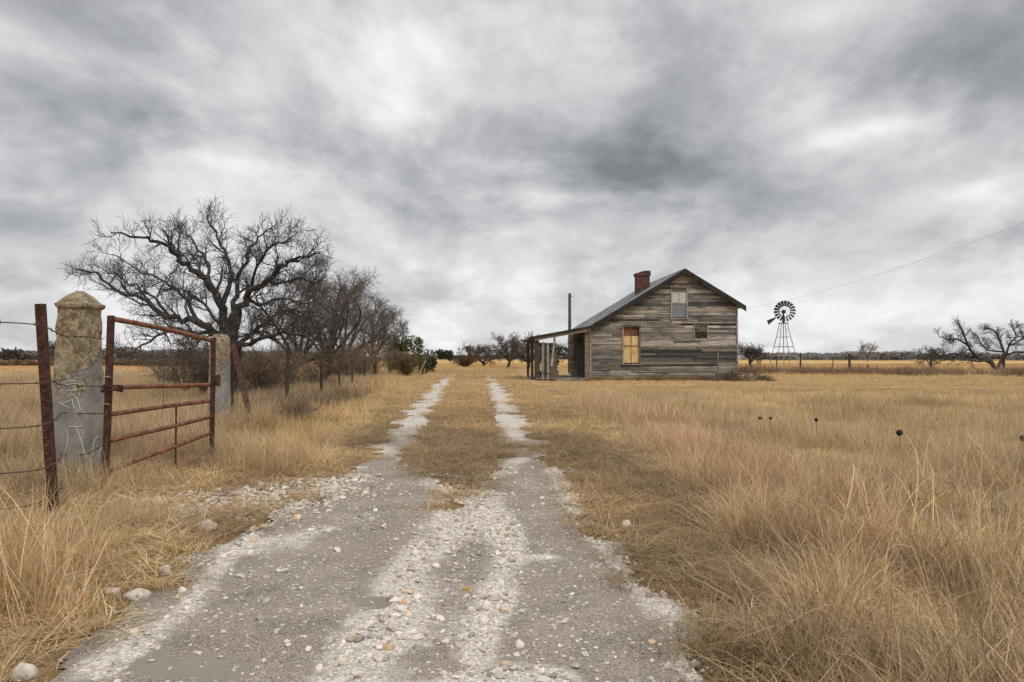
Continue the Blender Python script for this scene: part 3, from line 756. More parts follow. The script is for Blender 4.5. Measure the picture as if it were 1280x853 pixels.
auto_tree('bare_tree', 'distant thin bare trees beside the round cedar at the lane end', 540, 260, 5.5, 8, 30, dict(CFG_FAR, rmin=.06), 5, tcol=(1.4, 1.4, 1.4)).__setitem__('label', 'distant thin bare tree beside the round cedar at the lane end')

# gnarled tree behind the right fence
rng = random.Random(77); D1 = 66.0
spec = [
    ([(1248, 466), (1242, 459), (1238, 452), (1232, 448)], .24, .2, 0, False),
    ([(1246, 464), (1249, 455), (1254, 448), (1258, 442)], .17, .15, .3, False),
    ([(1238, 453), (1222, 447), (1213, 438), (1207, 425), (1202, 412), (1196, 402)], .22, .05, -.6, True),
    ([(1222, 447), (1206, 446), (1192, 442), (1176, 445), (1160, 438)], .18, .04, 1.0, True),
    ([(1210, 432), (1196, 424), (1186, 424), (1174, 421)], .13, .04, -1.4, True),
    ([(1256, 445), (1251, 430), (1244, 415), (1234, 410)], .18, .05, .6, True),
    ([(1258, 442), (1262, 430), (1270, 420), (1264, 408)], .15, .05, 1.5, True),
    ([(1258, 444), (1272, 440), (1292, 442), (1310, 436)], .15, .05, -1.0, True),
    ([(1236, 450), (1220, 452), (1200, 446), (1184, 448)], .14, .04, -2.0, True),
    ([(1254, 440), (1236, 438), (1226, 430), (1222, 420)], .12, .04, 2.2, True),
    ([(1262, 432), (1276, 425), (1284, 412), (1290, 408)], .12, .04, 2.0, True),
]
limbs = []; L = []
CFG_GN = dict(n=(12, 7, 4), len=(1.1, .6, .35), r=(.05, .024, .015), seg=(4, 3, 2), up=(.16, .2, .2), wan=.26, rmin=.013, ang=(35, 80))
for pxs, r0, r1, dy, kids in spec:
    n = len(pxs); P = [Vector(pt(u, v, D1 + (dy * i / (n - 1) if kids else dy))) for i, (u, v) in enumerate(pxs)]
    if not kids: P[0].z = -.1
    S = smooth_line(P, 3); m = len(S); r0 *= .8; rad = [r0 + (r1 - r0) * (i / (m - 1)) ** .75 for i in range(m)]
    limbs.append((S, rad))
    if kids: branchlets(L, S, rad, 0, CFG_GN, rng, .2)
emit_tree('gnarled_tree', 'low gnarled leaning bare tree behind the right fence', limbs[0][0][0], limbs, L)
auto_tree('small_bare_tree', 'short bushy bare tree at the left tip of the gnarled tree', 1163, 76, 2.2, 3.4, 31, dict(CFG_FAR, rmin=.016), 5, trunk=.3, r=.06)

# shrubs and cedars
def shrub(name, label, u, Y, h, w, seed, mat, n=26, group=None, tcol=(1, 1, 1), rm=.006, x=None):
    rng = random.Random(seed); X0 = xat(u, Y) if x is None else x; base = Vector((X0, Y, float(gheight(X0, Y)) - .03)); mb = MB(); L = []
    cfg = dict(n=(7, 5), len=(h * .42, h * .24), r=(rm * 1.6, rm), seg=(3, 2), up=(.08, .05), wan=.3, rmin=rm, ang=(25, 80))
    for i in range(n):
        az = rng.uniform(0, 6.283); d = Vector((math.cos(az) * w * .5 * rng.uniform(.2, 1), math.sin(az) * w * .5 * rng.uniform(.2, 1), h * rng.uniform(.55, 1)))
        lp = smooth_line([base + d * .02, base + Vector((d.x * .5, d.y * .5, d.z * .62)), base + d], 3)
        lr = [rm * 2.4 * (1 - .7 * j / (len(lp) - 1)) for j in range(len(lp))]
        L.append((0, lp, lr)); branchlets(L, lp, lr, 0, cfg, rng, .15)
    for lvl, p, r in L:
        k = rng.uniform(.7, 1.3); mb.tube(p, r, 3, (k * tcol[0], k * tcol[1], k * tcol[2]), cap=False)
    return solo(mb, name, mat, label, 'shrub', tuple(base), group, True)
G_TH = 'leafless shrubs in the thicket behind the gate'
shrub('leafless_shrub', 'round dark leafless shrub seen over the gate rails', 232, 27, 2.3, 3.6, 1, M['brush'], 26, G_TH, (.8, .8, .8), .006)
shrub('leafless_shrub', 'wide leafless shrub just left of the round one behind the gate', 205, 31, 1.7, 4.4, 2, M['brush'], 22, G_TH, (1.0, .95, .9), .007)
shrub('leafless_shrub', 'leafless shrub at the foot of the largest tree, right of its trunk', 322, 24, 1.75, 2.8, 3, M['brush'], 30, G_TH, (1.1, 1, .95), .007)
shrub('leafless_shrub', 'low tangled leafless shrub below the second lane tree', 352, 29, 1.6, 3.4, 4, M['brush'], 30, G_TH, (1.2, 1.1, 1), .008)
shrub('leafless_shrub', 'leafless shrub between the gate top rail and the largest trunk', 255, 24, 1.9, 2.2, 5, M['brush'], 26, G_TH, rm=.007)
shrub('leafless_shrub', 'leafless undergrowth below the leaning lane tree', 418, 44, 2.0, 4.5, 6, M['brush'], 34, None, (1.25, 1.1, 1.05), .012)
shrub('leafless_shrub', 'leafless undergrowth below the farthest lane tree', 452, 52, 2.2, 5.0, 7, M['brush'], 34, None, (1.25, 1.1, 1.05), .014)
shrub('leafless_shrub', 'greyish low shrub in the grass between gate and lane', 372, 13.6, .62, 1.1, 8, M['brush'], 30, None, (1.5, 1.35, 1.2), .0035)
for u_, Y_, h_, w_, lab in ((392, 33, 2.2, 4.2, 'leafless thicket under the second lane tree, beside the fence'), (436, 41, 2.7, 5.0, 'leafless thicket between the leaning lane tree and the fourth one'), (468, 49, 2.8, 5.0, 'tall leafless thicket just before the green cedar'), (488, 56, 2.6, 4.2, 'leafless thicket touching the left side of the green cedar'), (338, 26, 1.9, 3.4, 'leafless thicket behind the first thin lane fence post')):
    shrub('leafless_thicket', lab, u_, Y_, h_, w_, int(u_), M['brush'], 26, None, (1.35, 1.25, 1.15), .006)
shrub('olive_shrub', 'brownish olive shrub at the foot of the green cedar', 509, 48, 1.75, 2.6, 9, M['brush'], 44, None, (1.25, 1.15, .75), .011)
shrub('leafless_shrub', 'low brown shrub at the end of the lane, left of the scrub trees', 582, 96, 1.6, 5, 10, M['hedge'], 34, None, (.6, .55, .5), .024)
def cedar(label, u, Y, h, w, seed, mat, group=None, n=1500, leaf=.16):
    rng = random.Random(seed); X0 = xat(u, Y); base = (X0, Y, 0)
    root = thing('cedar_tree', label, 'tree', base, 0, group)
    mb = MB(); mb.tube([(X0, Y, -.05), (X0 + .05, Y, h * .5), (X0, Y, h * .92)], [.09, .06, .015], 7); mb.build('trunk', M['bark'], root, True)
    lobes = [(0, 0, .55, .5, .42)] + [(rng.uniform(-.34, .34), rng.uniform(-.34, .34), rng.uniform(.15, .82), rng.uniform(.14, .26), rng.uniform(.14, .26)) for _ in range(13)]
    mb = MB()
    for i in range(n):
        lx_, ly_, lz, lr, lh = lobes[rng.randrange(len(lobes))]
        while True:
            d = Vector((rng.uniform(-1, 1), rng.uniform(-1, 1), rng.uniform(-1, 1)))
            if .25 < d.length < 1: break
        d = d.normalized() * d.length ** .4
        c = Vector((X0 + (lx_ + d.x * lr) * w, Y + (ly_ + d.y * lr) * w, max(.08, (lz + d.z * lh) * h)))
        k = rng.uniform(.6, 1.5); s = leaf * rng.uniform(.5, 1.3)
        for _ in range(2):
            a = Vector((rng.gauss(0, 1), rng.gauss(0, 1), rng.gauss(.4, .7))).normalized(); b_ = a.orthogonal().normalized()
            b_ = (b_ * math.cos(i) + a.cross(b_) * math.sin(i))
            mb.face([tuple(c - b_ * s * .3), tuple(c + a * s * .8), tuple(c + b_ * s * .3), tuple(c - a * s * .3)], (k, k, k * .9))
    mb.build('crown', mat, root); return root
cedar('green cedar tree at the end of the row of bare lane trees', 508, 57, 3.5, 3.8, 1, M['cedar'], n=3200, leaf=.17)
cedar('small dark cedar just right of the green cedar', 528, 64, 2.0, 2.6, 2, M['cedar_dark'], n=1200, leaf=.2)
cedar('round distant cedar on the horizon at the lane end', 556, 240, 4.2, 6.0, 3, M['cedar_dark'], n=1400, leaf=.5)
cedar('dark cedar seen through the porch opening', 691, 88, 3.3, 4.2, 4, M['cedar_dark'], n=1300, leaf=.3)
qx = pt(525, 470, 52); mb = MB(); mb.tube([(qx[0] - .15, 52, -.05), (qx[0] + .42, 52.2, 1.25)], [.06, .05], 7, (4, 3.8, 3.4))
solo(mb, 'leaning_post', M['post_wood'], 'pale leaning post in front of the small dark cedar', 'post', (qx[0] - .15, 52, 0))

# distant woods and hedges (one mass each)
def wood_clump(seed, n=420):
    r = random.Random(seed); mb = MB()
    lob = [(r.uniform(-.5, .5), r.uniform(-.3, .3), r.uniform(.3, .62), r.uniform(.2, .34)) for _ in range(7)]
    for i in range(n):
        a, b_, c, q = lob[r.randrange(7)]
        while True:
            d = Vector((r.uniform(-1, 1), r.uniform(-1, 1), r.uniform(-1, 1)))
            if d.length < 1: break
        p = Vector((a + d.x * q * 1.2, b_ + d.y * q, max(.02, c + d.z * q)))
        u = Vector((r.gauss(0, 1), r.gauss(0, 1), r.gauss(0, 1))).normalized(); w = u.orthogonal().normalized(); k = r.uniform(.6, 1.4); s = .09
        mb.face([tuple(p - u * s), tuple(p + w * s * .45), tuple(p + u * s), tuple(p - w * s * .45)], (k, k, k))
    return mb
def mass(name, label, u0, u1, Y0, Y1, n, h0, h1, wmul, mat, seed, cat='woodland'):
    r = np.random.RandomState(seed); src = [wood_clump(seed + i).mesh('clump', mat) for i in range(4)]
    u = r.uniform(u0, u1, n); yy = r.uniform(Y0, Y1, n); x = (u - 640) / F * yy
    hh = r.uniform(h0, h1, n) * (.7 + .6 * vnoise(x * .02 + 9, yy * .0, seed))
    return scatter(name, np.stack([x, yy, np.zeros(n) - .05], -1), np.stack([np.zeros(n), np.zeros(n), r.uniform(-.5, .5, n)], -1), np.stack([hh * wmul, hh, hh], -1), r.randint(0, 4, n), np.ones((n, 3)), src, label, cat)
mass('right_woodland', 'low grey-brown wood along the right horizon', 925, 1560, 330, 420, 200, 2.6, 5.0, 2.1, M['farwood'], 3).name = 'distant_woodland'
mass('left_woodland', 'dark low wood along the left horizon', -350, 420, 330, 430, 260, 4.0, 6.6, 2.1, M['farwood'], 5).name = 'distant_woodland'
mass('middle_woodland', 'faint thin wood on the horizon between lane and porch', 500, 925, 480, 600, 150, 3.5, 5.0, 2.2, M['farwood'], 7).name = 'distant_woodland'
mass('field_hedge', 'brown dry hedge line across the left field', -260, 330, 104, 116, 260, .9, 1.5, 2.4, M['hedge'], 11, 'hedge')

# weeds along right fence, dead brush by the house
weed_src = [blades(70, .35, .8, .5, 4, 50, .02, 3, 140 + i, .5, cvar=.4) for i in range(4)]
n = 520; u = rs.uniform(925, 1420, n); yb = 62 - (u - 925) / 355 * 8 + rs.normal(0, 1.6, n)
xw = (u - 640) / F * yb
tw = np.array((.30, .22, .14)) * rs.uniform(.6, 1.35, (n, 1))
ok = rs.random(n) < .25 + 1.1 * sstep(.35, .6, vnoise(xw * .35, yb * .35, 5)); xw, yb, tw = xw[ok], yb[ok], tw[ok]; n = len(xw)
scatter('fence_weeds', np.stack([xw, yb, np.zeros(n)], -1), np.stack([rs.normal(0, .1, n), rs.normal(0, .1, n), rs.uniform(0, 6, n)], -1), np.stack([rs.uniform(.7, 1.35, n)] * 3, -1), rs.randint(0, 4, n), tw, weed_src, 'brown dry weeds along the right fence line', 'weeds')
n = 240; u = rs.uniform(300, 470, n); yb = rs.uniform(15, 42, n); xw = (u - 640) / F * yb
ok = xw < TALL_L(yb) - 1.0; xw, yb = xw[ok], yb[ok]; n = len(xw)
tw = np.array((.30, .225, .15)) * rs.uniform(.7, 1.3, (n, 1))
scatter('lane_weeds', np.stack([xw, yb, gheight(xw, yb)], -1), np.stack([rs.normal(0, .1, n), rs.normal(0, .1, n), rs.uniform(0, 6, n)], -1), np.stack([rs.uniform(.5, 1.0, n) * .9] * 3, -1), rs.randint(0, 4, n), tw, weed_src, 'grey-brown dry weeds under the lane trees', 'weeds')

# ------------------------------------------------------------------ steel post, pillars, wires, gate
b0, b1 = pt(70, 447, 6.25), pt(52, 447, 6.25)
base = Vector((b0[0], 6.25, -.15)); top = Vector((b1[0], 6.2, pt(52, 380, 6.2)[2]))
root = thing('steel_post', 'rusty leaning angle-iron post at the left edge carrying barbed wire', 'post', (b0[0], 6.25, 0))
axis_ = (top - base).normalized(); sx = Vector((1, 0, 0)); sx = (sx - axis_ * sx.dot(axis_)).normalized(); sy = axis_.cross(sx)
mb = MB()
def bar(mb, a, b, sx, sy, x0, x1, y0, y1, col=(1, 1, 1)):
    P = []
    for q in (a, b):
        for (i, j) in ((x0, y0), (x1, y0), (x1, y1), (x0, y1)): P.append(tuple(q + sx * i + sy * j))
    mb.faces(P, [(0, 3, 2, 1), (4, 5, 6, 7), (0, 1, 5, 4), (1, 2, 6, 5), (2, 3, 7, 6), (3, 0, 4, 7)], col)
bar(mb, base, top, sx, sy, -.034, .024, -.006, .006); bar(mb, base, top, sx, sy, .0242, .034, -.006, .055)
mb.build('angle_bar', M['rust_dark'], root)
mb = MB()
for i in range(26):
    q = base.lerp(top, .12 + .86 * i / 26); mb.box((-.014, -.014, -.012), (.014, -.0065, .012), (1.4, 1.3, 1.2), Matrix.Translation(q) @ Matrix.Rotation(0, 4, 'Z'))
mb.build('stud', M['rust_dark'], root).__setitem__('kind', 'stuff')

def pillar(label, cx, cy, bw, tw_, hh, rounded, seed):
    root = thing('stone_pillar', label, 'gate pillar', (cx, cy, 0), 0, 'pillars either side of the gate')
    from mathutils import noise as mn
    mb = MB(); rows = 26; per = 7
    ring = []
    for i in range(rows + 1):
        z = -.2 + (hh + .2) * i / rows; t = max(z, 0) / hh; w = (bw + (tw_ - bw) * t) / 2
        if rounded and z > hh - .16: w *= math.sqrt(max(.02, 1 - ((z - hh + .16) / .18) ** 2)) ** .6
        pts = []
        for sd in range(4):
            for k in range(per):
                s = -1 + 2 * k / per
                a = [(s, -1), (1, s), (-s, 1), (-1, -s)][sd]
                rr = .94 if k == 0 else 1
                p = Vector((cx + a[0] * w * rr, cy + a[1] * w * rr, z))
                rough = .017 if z > 1.1 or rounded else .005
                nn = mn.noise(p * 9 + Vector((seed, 0, 0))) * rough + mn.noise(p * 26) * rough * .5
                o_ = Vector((a[0], a[1], 0)).normalized(); p += o_ * nn
                pts.append(tuple(p))
        ring.append(pts)
    flat = [p for r_ in ring for p in r_]; m = 4 * per
    fs = [(i * m + k, i * m + (k + 1) % m, (i + 1) * m + (k + 1) % m, (i + 1) * m + k) for i in range(rows) for k in range(m)]
    fs.append(tuple(rows * m + k for k in range(m)))
    mb.faces(flat, fs); mb.build('shaft', M['pillar'], root)
    if not rounded:
        mb = MB(); w = tw_ / 2 + .012; levels = [(w, -.02), (w + .014, .0), (w + .016, .03), (w - .008, .05), (w * .82, .08), (w * .64, .112), (w * .46, .145), (w * .28, .175), (.025, .19)]
        ring = []; m = 32
        for ww, z in levels:
            for sd in range(4):
                for k in range(8):
                    s = -1 + 2 * k / 8; a = [(s, -1), (1, s), (-s, 1), (-1, -s)][sd]; p = Vector((cx + a[0] * ww * (.95 if k == 0 else 1), cy + a[1] * ww * (.95 if k == 0 else 1), hh + z))
                    p += mn.noise_vector(p * 9) * .014 + mn.noise_vector(p * 27) * .009; ring.append(tuple(p))
        fs = [(i * m + k, i * m + (k + 1) % m, (i + 1) * m + (k + 1) % m, (i + 1) * m + k) for i in range(len(levels) - 1) for k in range(m)]
        fs.append(tuple((len(levels) - 1) * m + k for k in range(m))); fs.append(tuple(reversed(range(m))))
        mb.faces(ring, fs); mb.build('cap', M['pillar'], root)
    return root
PX, PY = xat(99, 7.9), 7.9
pl = pillar('taller stone pillar with pyramid cap and scratched grey plaster, left of the gate', PX, PY, .47, .325, 2.03, False, 3)
pillar('shorter stone pillar with rounded top, at the far end of the gate', xat(275, 14.1), 14.1, .37, .31, 1.93, True, 8)
# scratched white marks on the plaster of the near pillar (front and right faces)
def stroke(mb, px, face):
    P = []
    for u, v in px:
        if face == 'f':
            yy = PY - .24; q = pt(u, v, yy); t = q[2] / 2.02; yy = PY - (.47 - .145 * t) / 2 - .006; q = pt(u, v, yy)
        else:
            q = pt(u, v, PY); t = q[2] / 2.02; xx = PX + (.47 - .145 * t) / 2 + .006; d_ = ray(u, v); k = xx / d_[0]; q = (xx, d_[1] * k, H + d_[2] * k)
        P.append(q)
    mb.tube(smooth_line(P, 3), .0036, 5)
mb = MB()
for s in ([(83, 481), (99, 480), (99, 487), (84, 489), (82, 493)], [(85, 497), (94, 494), (101, 512)], [(78, 505), (88, 501)], [(74, 503), (87, 511)], [(90, 499), (93, 511)], [(85, 476), (98, 477)]): stroke(mb, s, 'f')
for s in ([(86, 534), (103, 533)], [(80, 570), (85, 552), (84, 538)], [(96, 535), (103, 555), (107, 575), (107, 592)]): stroke(mb, s, 'f')
for s in ([(116, 570), (117, 555), (122, 546), (126, 547)], [(118, 572), (122, 582), (124, 570), (127, 558)]): stroke(mb, s, 'r')
mb.build('scratched_mark', M['scratch'], pl)

# barbed wire from beyond the left edge, past the steel post, round the pillar to the gate
wf = thing('barbed_wire_fence', 'rusty barbed wire strands running from the left edge past the steel post to the gate', 'fence', (b0[0], 6.25, 0))
GL = pt(134, 447, 7.5)[0]
for ypost, yleft, ypil, yend in ((411, 403, 420, 424), (477, 480, 482, 483), (525, 536, 516, 517), (577, 592, 567, 556), (611, 637, 600, 590)):
    pA = pt(0, yleft, 5.95); pL = (pA[0] - 2.2, 5.7, pA[2] + .02); pP = pt(60 + (ypost - 380) * .07, ypost, 6.21)
    pF = pt(80, ypil, PY - .265); pF2 = pt(107, ypil + 1, PY - .27); pE = pt(130, yend, 7.5)
    ln = smooth_line([pL, pA, pP], 6) + smooth_line([pP, pF, pF2, pE], 5)[1:]
    mb = MB(); mb.tube(ln, .0056, 5)
    rr = random.Random(int(ypost)); acc = 0
    for a, b_ in zip(ln[:-1], ln[1:]):
        seg = (b_ - a); acc += seg.length
        if acc > .14:
            acc = 0; c = a
            for q in range(2):
                d_ = rdir(rr, seg.normalized(), 60, 90) * .022; mb.tube([c - d_, c + d_], .0022, 3)
            tt = seg.normalized() * .012; mb.tube([c - tt, c + tt], .0075, 5)
    mb.build('wire', M['wire'], wf)

gate = thing('farm_gate', 'rusty five-bar tube gate hung between the two stone pillars', 'gate', (GL, 7.5, 0))
GR = Vector((pt(266, 447, 9.1)[0], 9.1, 0))
LB, LT = Vector((GL, 7.5, -.05)), Vector(pt(139, 397, 7.5)); RB, RT = Vector((GR.x, 9.1, -.05)), Vector(pt(267, 424, 9.1))
def upright(a, b, w, name):
    mb = MB(); bar(mb, a, b, Vector((1, 0, 0)), Vector((0, 1, 0)), -w, w, -w, w); return mb.build(name, M['rust_dark'], gate)
upright(LB, LT + Vector((0, 0, .02)), .028, 'upright'); upright(RB, RT + Vector((0, 0, .02)), .024, 'upright')
def onl(v): return LB.lerp(LT, (pt(136, v, 7.5)[2] - LB.z) / (LT.z - LB.z))
def onr(v): return RB.lerp(RT, (pt(267, v, 9.1)[2] - RB.z) / (RT.z - RB.z))
def rail(a, b, r, name, bow=0.0):
    mid = a.lerp(b, .5) + Vector((0, 0, bow)); mb = MB(); rr = random.Random(int(a.z * 99))
    mb.tube(smooth_line([a, a.lerp(mid, .5) + Vector((0, 0, rr.uniform(-.004, .004))), mid, mid.lerp(b, .5), b], 3), r, 10); return mb.build(name, M['rust'], gate, True)
rail(LT + Vector((.036, 0, -.02)), RT + Vector((-.02, 0, -.02)), .03, 'top_rail', .015)
for yl, yr, bow in ((485, 481, 0), (518, 501, .006), (551, 521, -.006), (589, 541, 0), (626, 563, -.03)):
    rail(onl(yl) + Vector((.03, 0, 0)), onr(yr) + Vector((-.02, 0, 0)), .027, 'rail', bow)
f = .62
a = onl(518).lerp(onr(501), f); mb = MB(); mb.tube([a + Vector((0, -.03, 0)), Vector((a.x + .0, a.y - .03, -.05))], .011, 6); mb.build('stay', M['rust_dark'], gate)
a = onl(518).lerp(onr(501), .48); b_ = LT.lerp(RT, .48); mb = MB(); mb.tube([b_, a], .004, 5); mb.build('tie_wire', M['wire'], gate)
mb = MB(); hb = onr(476); mb.box((hb.x + .028, 9.06, hb.z - .075), (hb.x + .085, 9.14, hb.z + .075)); mb.build('latch_box', M['rust_dark'], gate)
# chain loop tying the gate to the near pillar
c0 = onl(486); mb = MB()
for z_, dz in ((.025, 0), (-.02, 0)):
    ring = [c0 + Vector((.11 * math.cos(t) + .035, -.075 * math.sin(t) - .0, z_ + .012 * math.sin(2 * t))) for t in [i * 6.2832 / 20 for i in range(21)]]
    mb.tube(ring, .0105, 6)
mb.tube([c0 + Vector((.14, -.02, .035)), c0 + Vector((.145, -.02, -.03))], .013, 6)
mb.build('chain_loop', M['rust_dark'], gate, True)
for vv in (471, 505):
    q = onl(vv); mb = MB(); mb.tube([q + Vector((-.04, -.038, .004)), q + Vector((.04, -.038, -.006))], .005, 5, (5, 5, 5)); mb.build('tie_wire', M['wire'], gate)

# leaning brace and posts of the lane fence
q = pt(291, 430, 14.6); q2 = pt(318, 533, 13.4)
mb = MB(); bar(mb, Vector((q2[0], 13.4, -.05)), Vector((q[0], 14.6, q[2])), Vector((1, 0, 0)), Vector((0, 1, 0)), -.045, .045, -.04, .04)
solo(mb, 'brace_post', M['rust_dark'], 'rusty leaning brace propped beside the rounded far pillar', 'post', (q2[0], 13.4, 0))
lf = thing('lane_fence', 'wire fence with dark thin posts running along the left of the lane under the trees', 'fence', (xat(290, 15), 15, 0))
posts = [(289, 14.8, 1.75, .075, 0), (359, 19.6, 1.85, .06, .02), (402, 25, 1.38, .055, .0), (424, 28.8, 1.35, .05, .03), (440.5, 31.5, 1.35, .045, 0), (456, 38, 1.3, .05, 0), (470, 46, 1.3, .05, 0)]
tops = []
for u_, yy, hh, r_, ln_ in posts:
    x_ = xat(u_, yy); z_ = float(gheight(x_, yy)); mb = MB(); mb.tube([(x_, yy, z_ - .15), (x_ + ln_ * .5, yy, z_ + hh * .5), (x_ + ln_, yy, z_ + hh)], [r_, r_ * .92, r_ * .85], 7, (.7, .65, .6), jit=.08)
    mb.build('post', M['post_wood'], lf); tops.append((Vector((x_, yy, z_)), hh))
for fr in (.28, .55, .85):
    P = []
    for (a, h1), (b_, h2) in zip(tops[:-1], tops[1:]):
        A = a + Vector((0, -.06, min(h1, 1.35) * fr)); B = b_ + Vector((0, -.06, min(h2, 1.35) * fr)); P += [A, A.lerp(B, .5) - Vector((0, 0, .04))]
    P.append(B); mb = MB(); mb.tube(P, .004, 4); mb.build('wire', M['wire'], lf)
# right fence
rf = thing('pasture_fence', 'wire fence with spaced dark wooden posts across the right field', 'fence', (xat(1062, 62), 62, 0))
posts = [(936, 80, 1.3, .05, 0), (970.5, 74, 1.45, .055, 0), (1000, 70, 1.85, .1, .05), (1040, 66, 1.2, .05, .1), (1062, 62, 1.75, .11, -.06), (1163, 60, 1.75, .12, .06), (1255, 58, 1.75, .13, -.1), (1340, 56, 1.7, .12, 0)]
tops = []
for u_, yy, hh, r_, ln_ in posts:
    x_ = xat(u_, yy); mb = MB(); mb.tube([(x_, yy, -.15), (x_ + ln_ * .5, yy, hh * .5), (x_ + ln_, yy, hh)], [r_, r_ * .95, r_ * .85], 7, (.6, .55, .5), jit=.1)
    mb.build('post', M['post_wood'], rf); tops.append(Vector((x_, yy, 0)))
for z_ in (.5, .85, 1.2):
    P = []
    for a, b_ in zip(tops[:-1], tops[1:]): P += [a + Vector((0, -.1, z_)), a.lerp(b_, .5) + Vector((0, -.1, z_ - .05))]
    P.append(tops[-1] + Vector((0, -.1, z_))); mb = MB(); mb.tube(P, .007, 4); mb.build('wire', M['wire'], rf)
x_ = xat(1085, 64); mb = MB(); mb.tube([(x_, 64, -.1), (x_ - .05, 64, .75)], [.1, .09], 7, (.6, .55, .5)); solo(mb, 'stub_post', M['post_wood'], 'short broken post stub beyond the right fence', 'post', (x_, 64, 0))

# black seed heads standing in the right field
for i, (u_, v_, Yd, r_, lab) in enumerate(((1124, 541, 9.6, .042, 'largest black seed head, alone in the middle of the right field'), (1278, 548, 9.4, .04, 'black seed head at the right edge of the picture'),
        (1020, 525, 11.2, .030, 'black seed head midway between the close pair and the largest one'), (963, 523, 11.6, .024, 'smaller black seed head, right one of the close pair'), (950, 523, 11.8, .032, 'bigger black seed head, left one of the close pair'))):
    q = pt(u_, v_, Yd); z0 = float(gheight(q[0], q[1])); root = thing('seed_head', lab, 'seed head', (q[0], q[1], z0), 0, 'black seed heads in the field')
    mb = MB(); mb.tube([(q[0] + .03, q[1], z0 - .03), (q[0] + .01, q[1], (z0 + q[2]) * .5), (q[0], q[1], q[2])], .0045, 5, (1.5, 1.2, .8)); mb.build('stalk', M['brush'], root)
    import bmesh
    bm = bmesh.new(); bmesh.ops.create_icosphere(bm, subdivisions=2, radius=r_); rr = random.Random(i)
    P = [tuple(Vector(q) + v.co * (1 + rr.uniform(-.1, .12)) * (1 if True else 1)) for v in bm.verts]; fs = [tuple(a.index for a in f_.verts) for f_ in bm.faces]; bm.free()
    mb = MB(); mb.faces(P, fs); mb.build('head', M['pod'], root, True)

# ------------------------------------------------------------------ farmhouse (local axes: x along the gable, y back, z up)
house = thing('farmhouse', 'abandoned weathered clapboard farmhouse with metal roof, brick chimney and sagging porch', 'house', tuple(HOUSE_O), HOUSE_A, None, False)
W, DP = 9.4, 9.0; RX, RZ = 5.95, 6.92; SL = .6
def roofz(x): return RZ - SL * abs(x - RX)
ROWH = .135
pal = [(.23, .21, .187), (.30, .27, .235), (.17, .16, .152), (.38, .335, .27), (.10, .098, .096), (.31, .275, .235), (.26, .245, .23), (.075, .074, .074), (.34, .325, .305), (.20, .187, .175)]  # weathered board tones; the near-black ones also paint in lap shadow lines
def boards(mb, u0, u1, zt, fr, holes, seed, tone=lambda u, z: 1, slope=True):
    """clapboards on a wall: fr maps (u, out, z) to 3-D; zt(z)->(umin,umax) of the wall at height z"""
    r = random.Random(seed); z = .22; row = 0
    while True:
        z1 = z + ROWH; a0, b0_ = zt(z); a1, b1_ = zt(z1)
        if b1_ - a1 < .1: break
        ivs = [(a0, b0_, a1, b1_)]
        for (hx0, hx1, hz0, hz1) in holes:
            if z1 > hz0 + .02 and z < hz1 - .02:
                new = []
                for (p, q_, p1, q1_) in ivs:
                    if hx0 > p and hx0 < q_: new.append((p, hx0, p1, hx0))
                    if hx1 < q_ and hx1 > p: new.append((hx1, q_, hx1, q1_))
                    if hx1 <= p or hx0 >= q_: new.append((p, q_, p1, q1_))
                ivs = new
        rowc = pal[r.randrange(len(pal))]
        for (p, q_, p1, q1_) in ivs:
            u = p
            while u < q_ - .01:
                l = r.uniform(1.0, 4.2); e = u + l
                if e > q_ - .5: e = q_
                us, ue = (p1 if u == p else u), (q1_ if e == q_ else e)
                c = pal[r.randrange(len(pal))] if r.random() < .3 else rowc
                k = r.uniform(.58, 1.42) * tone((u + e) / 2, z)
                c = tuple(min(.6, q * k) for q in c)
                if r.random() < .006: u = e; continue
                o0 = .028 + r.uniform(0, .008); o1 = .006; g = .004; dz = r.gauss(0, .004) + (.03 if r.random() < .22 else 0); uo = r.uniform(0, 50)
                P = [fr(u + g, o0, z + dz), fr(e - g, o0, z + dz), fr(ue - g, o1, z1 + .004), fr(us + g, o1, z1 + .004)]
                mb.face(P, c, [(u + uo, z), (e + uo, z), (e + uo, z1), (u + uo, z1)])
                Q = [fr(u + g, 0, z + dz), fr(e - g, 0, z + dz)]
                mb.face([Q[0], Q[1], P[1], P[0]], c, [(u, z), (e, z), (e, z + .02), (u, z + .02)])
                u = e
        z = z1; row += 1
def gz(z):
    a = 0 if z < roofz(0) else RX - (RZ - z) / SL
    b = W if z < roofz(W) else RX + (RZ - z) / SL
    return (max(a, 0) + (0), min(b, W))
# holes in house px units -> local metres
def hx(u): return (u - 738) * .05
def hz(v): return (476 - v) * .05
win_lo = (hx(780), hx(799.5), hz(454), hz(409)); win_up = (hx(842), hx(860.5), hz(396.5), hz(359)); hatch = (hx(871), hx(887), hz(422.5), hz(407))
def fr_front(u, o, z): return (u, -o, z)
mb = MB()
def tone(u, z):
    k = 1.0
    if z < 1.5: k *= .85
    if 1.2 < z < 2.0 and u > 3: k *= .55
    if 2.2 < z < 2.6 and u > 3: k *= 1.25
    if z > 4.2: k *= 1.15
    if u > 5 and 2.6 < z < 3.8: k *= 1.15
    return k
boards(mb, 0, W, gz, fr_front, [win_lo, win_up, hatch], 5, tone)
wf_ = mb.build('gable_wall', M['siding'], house)
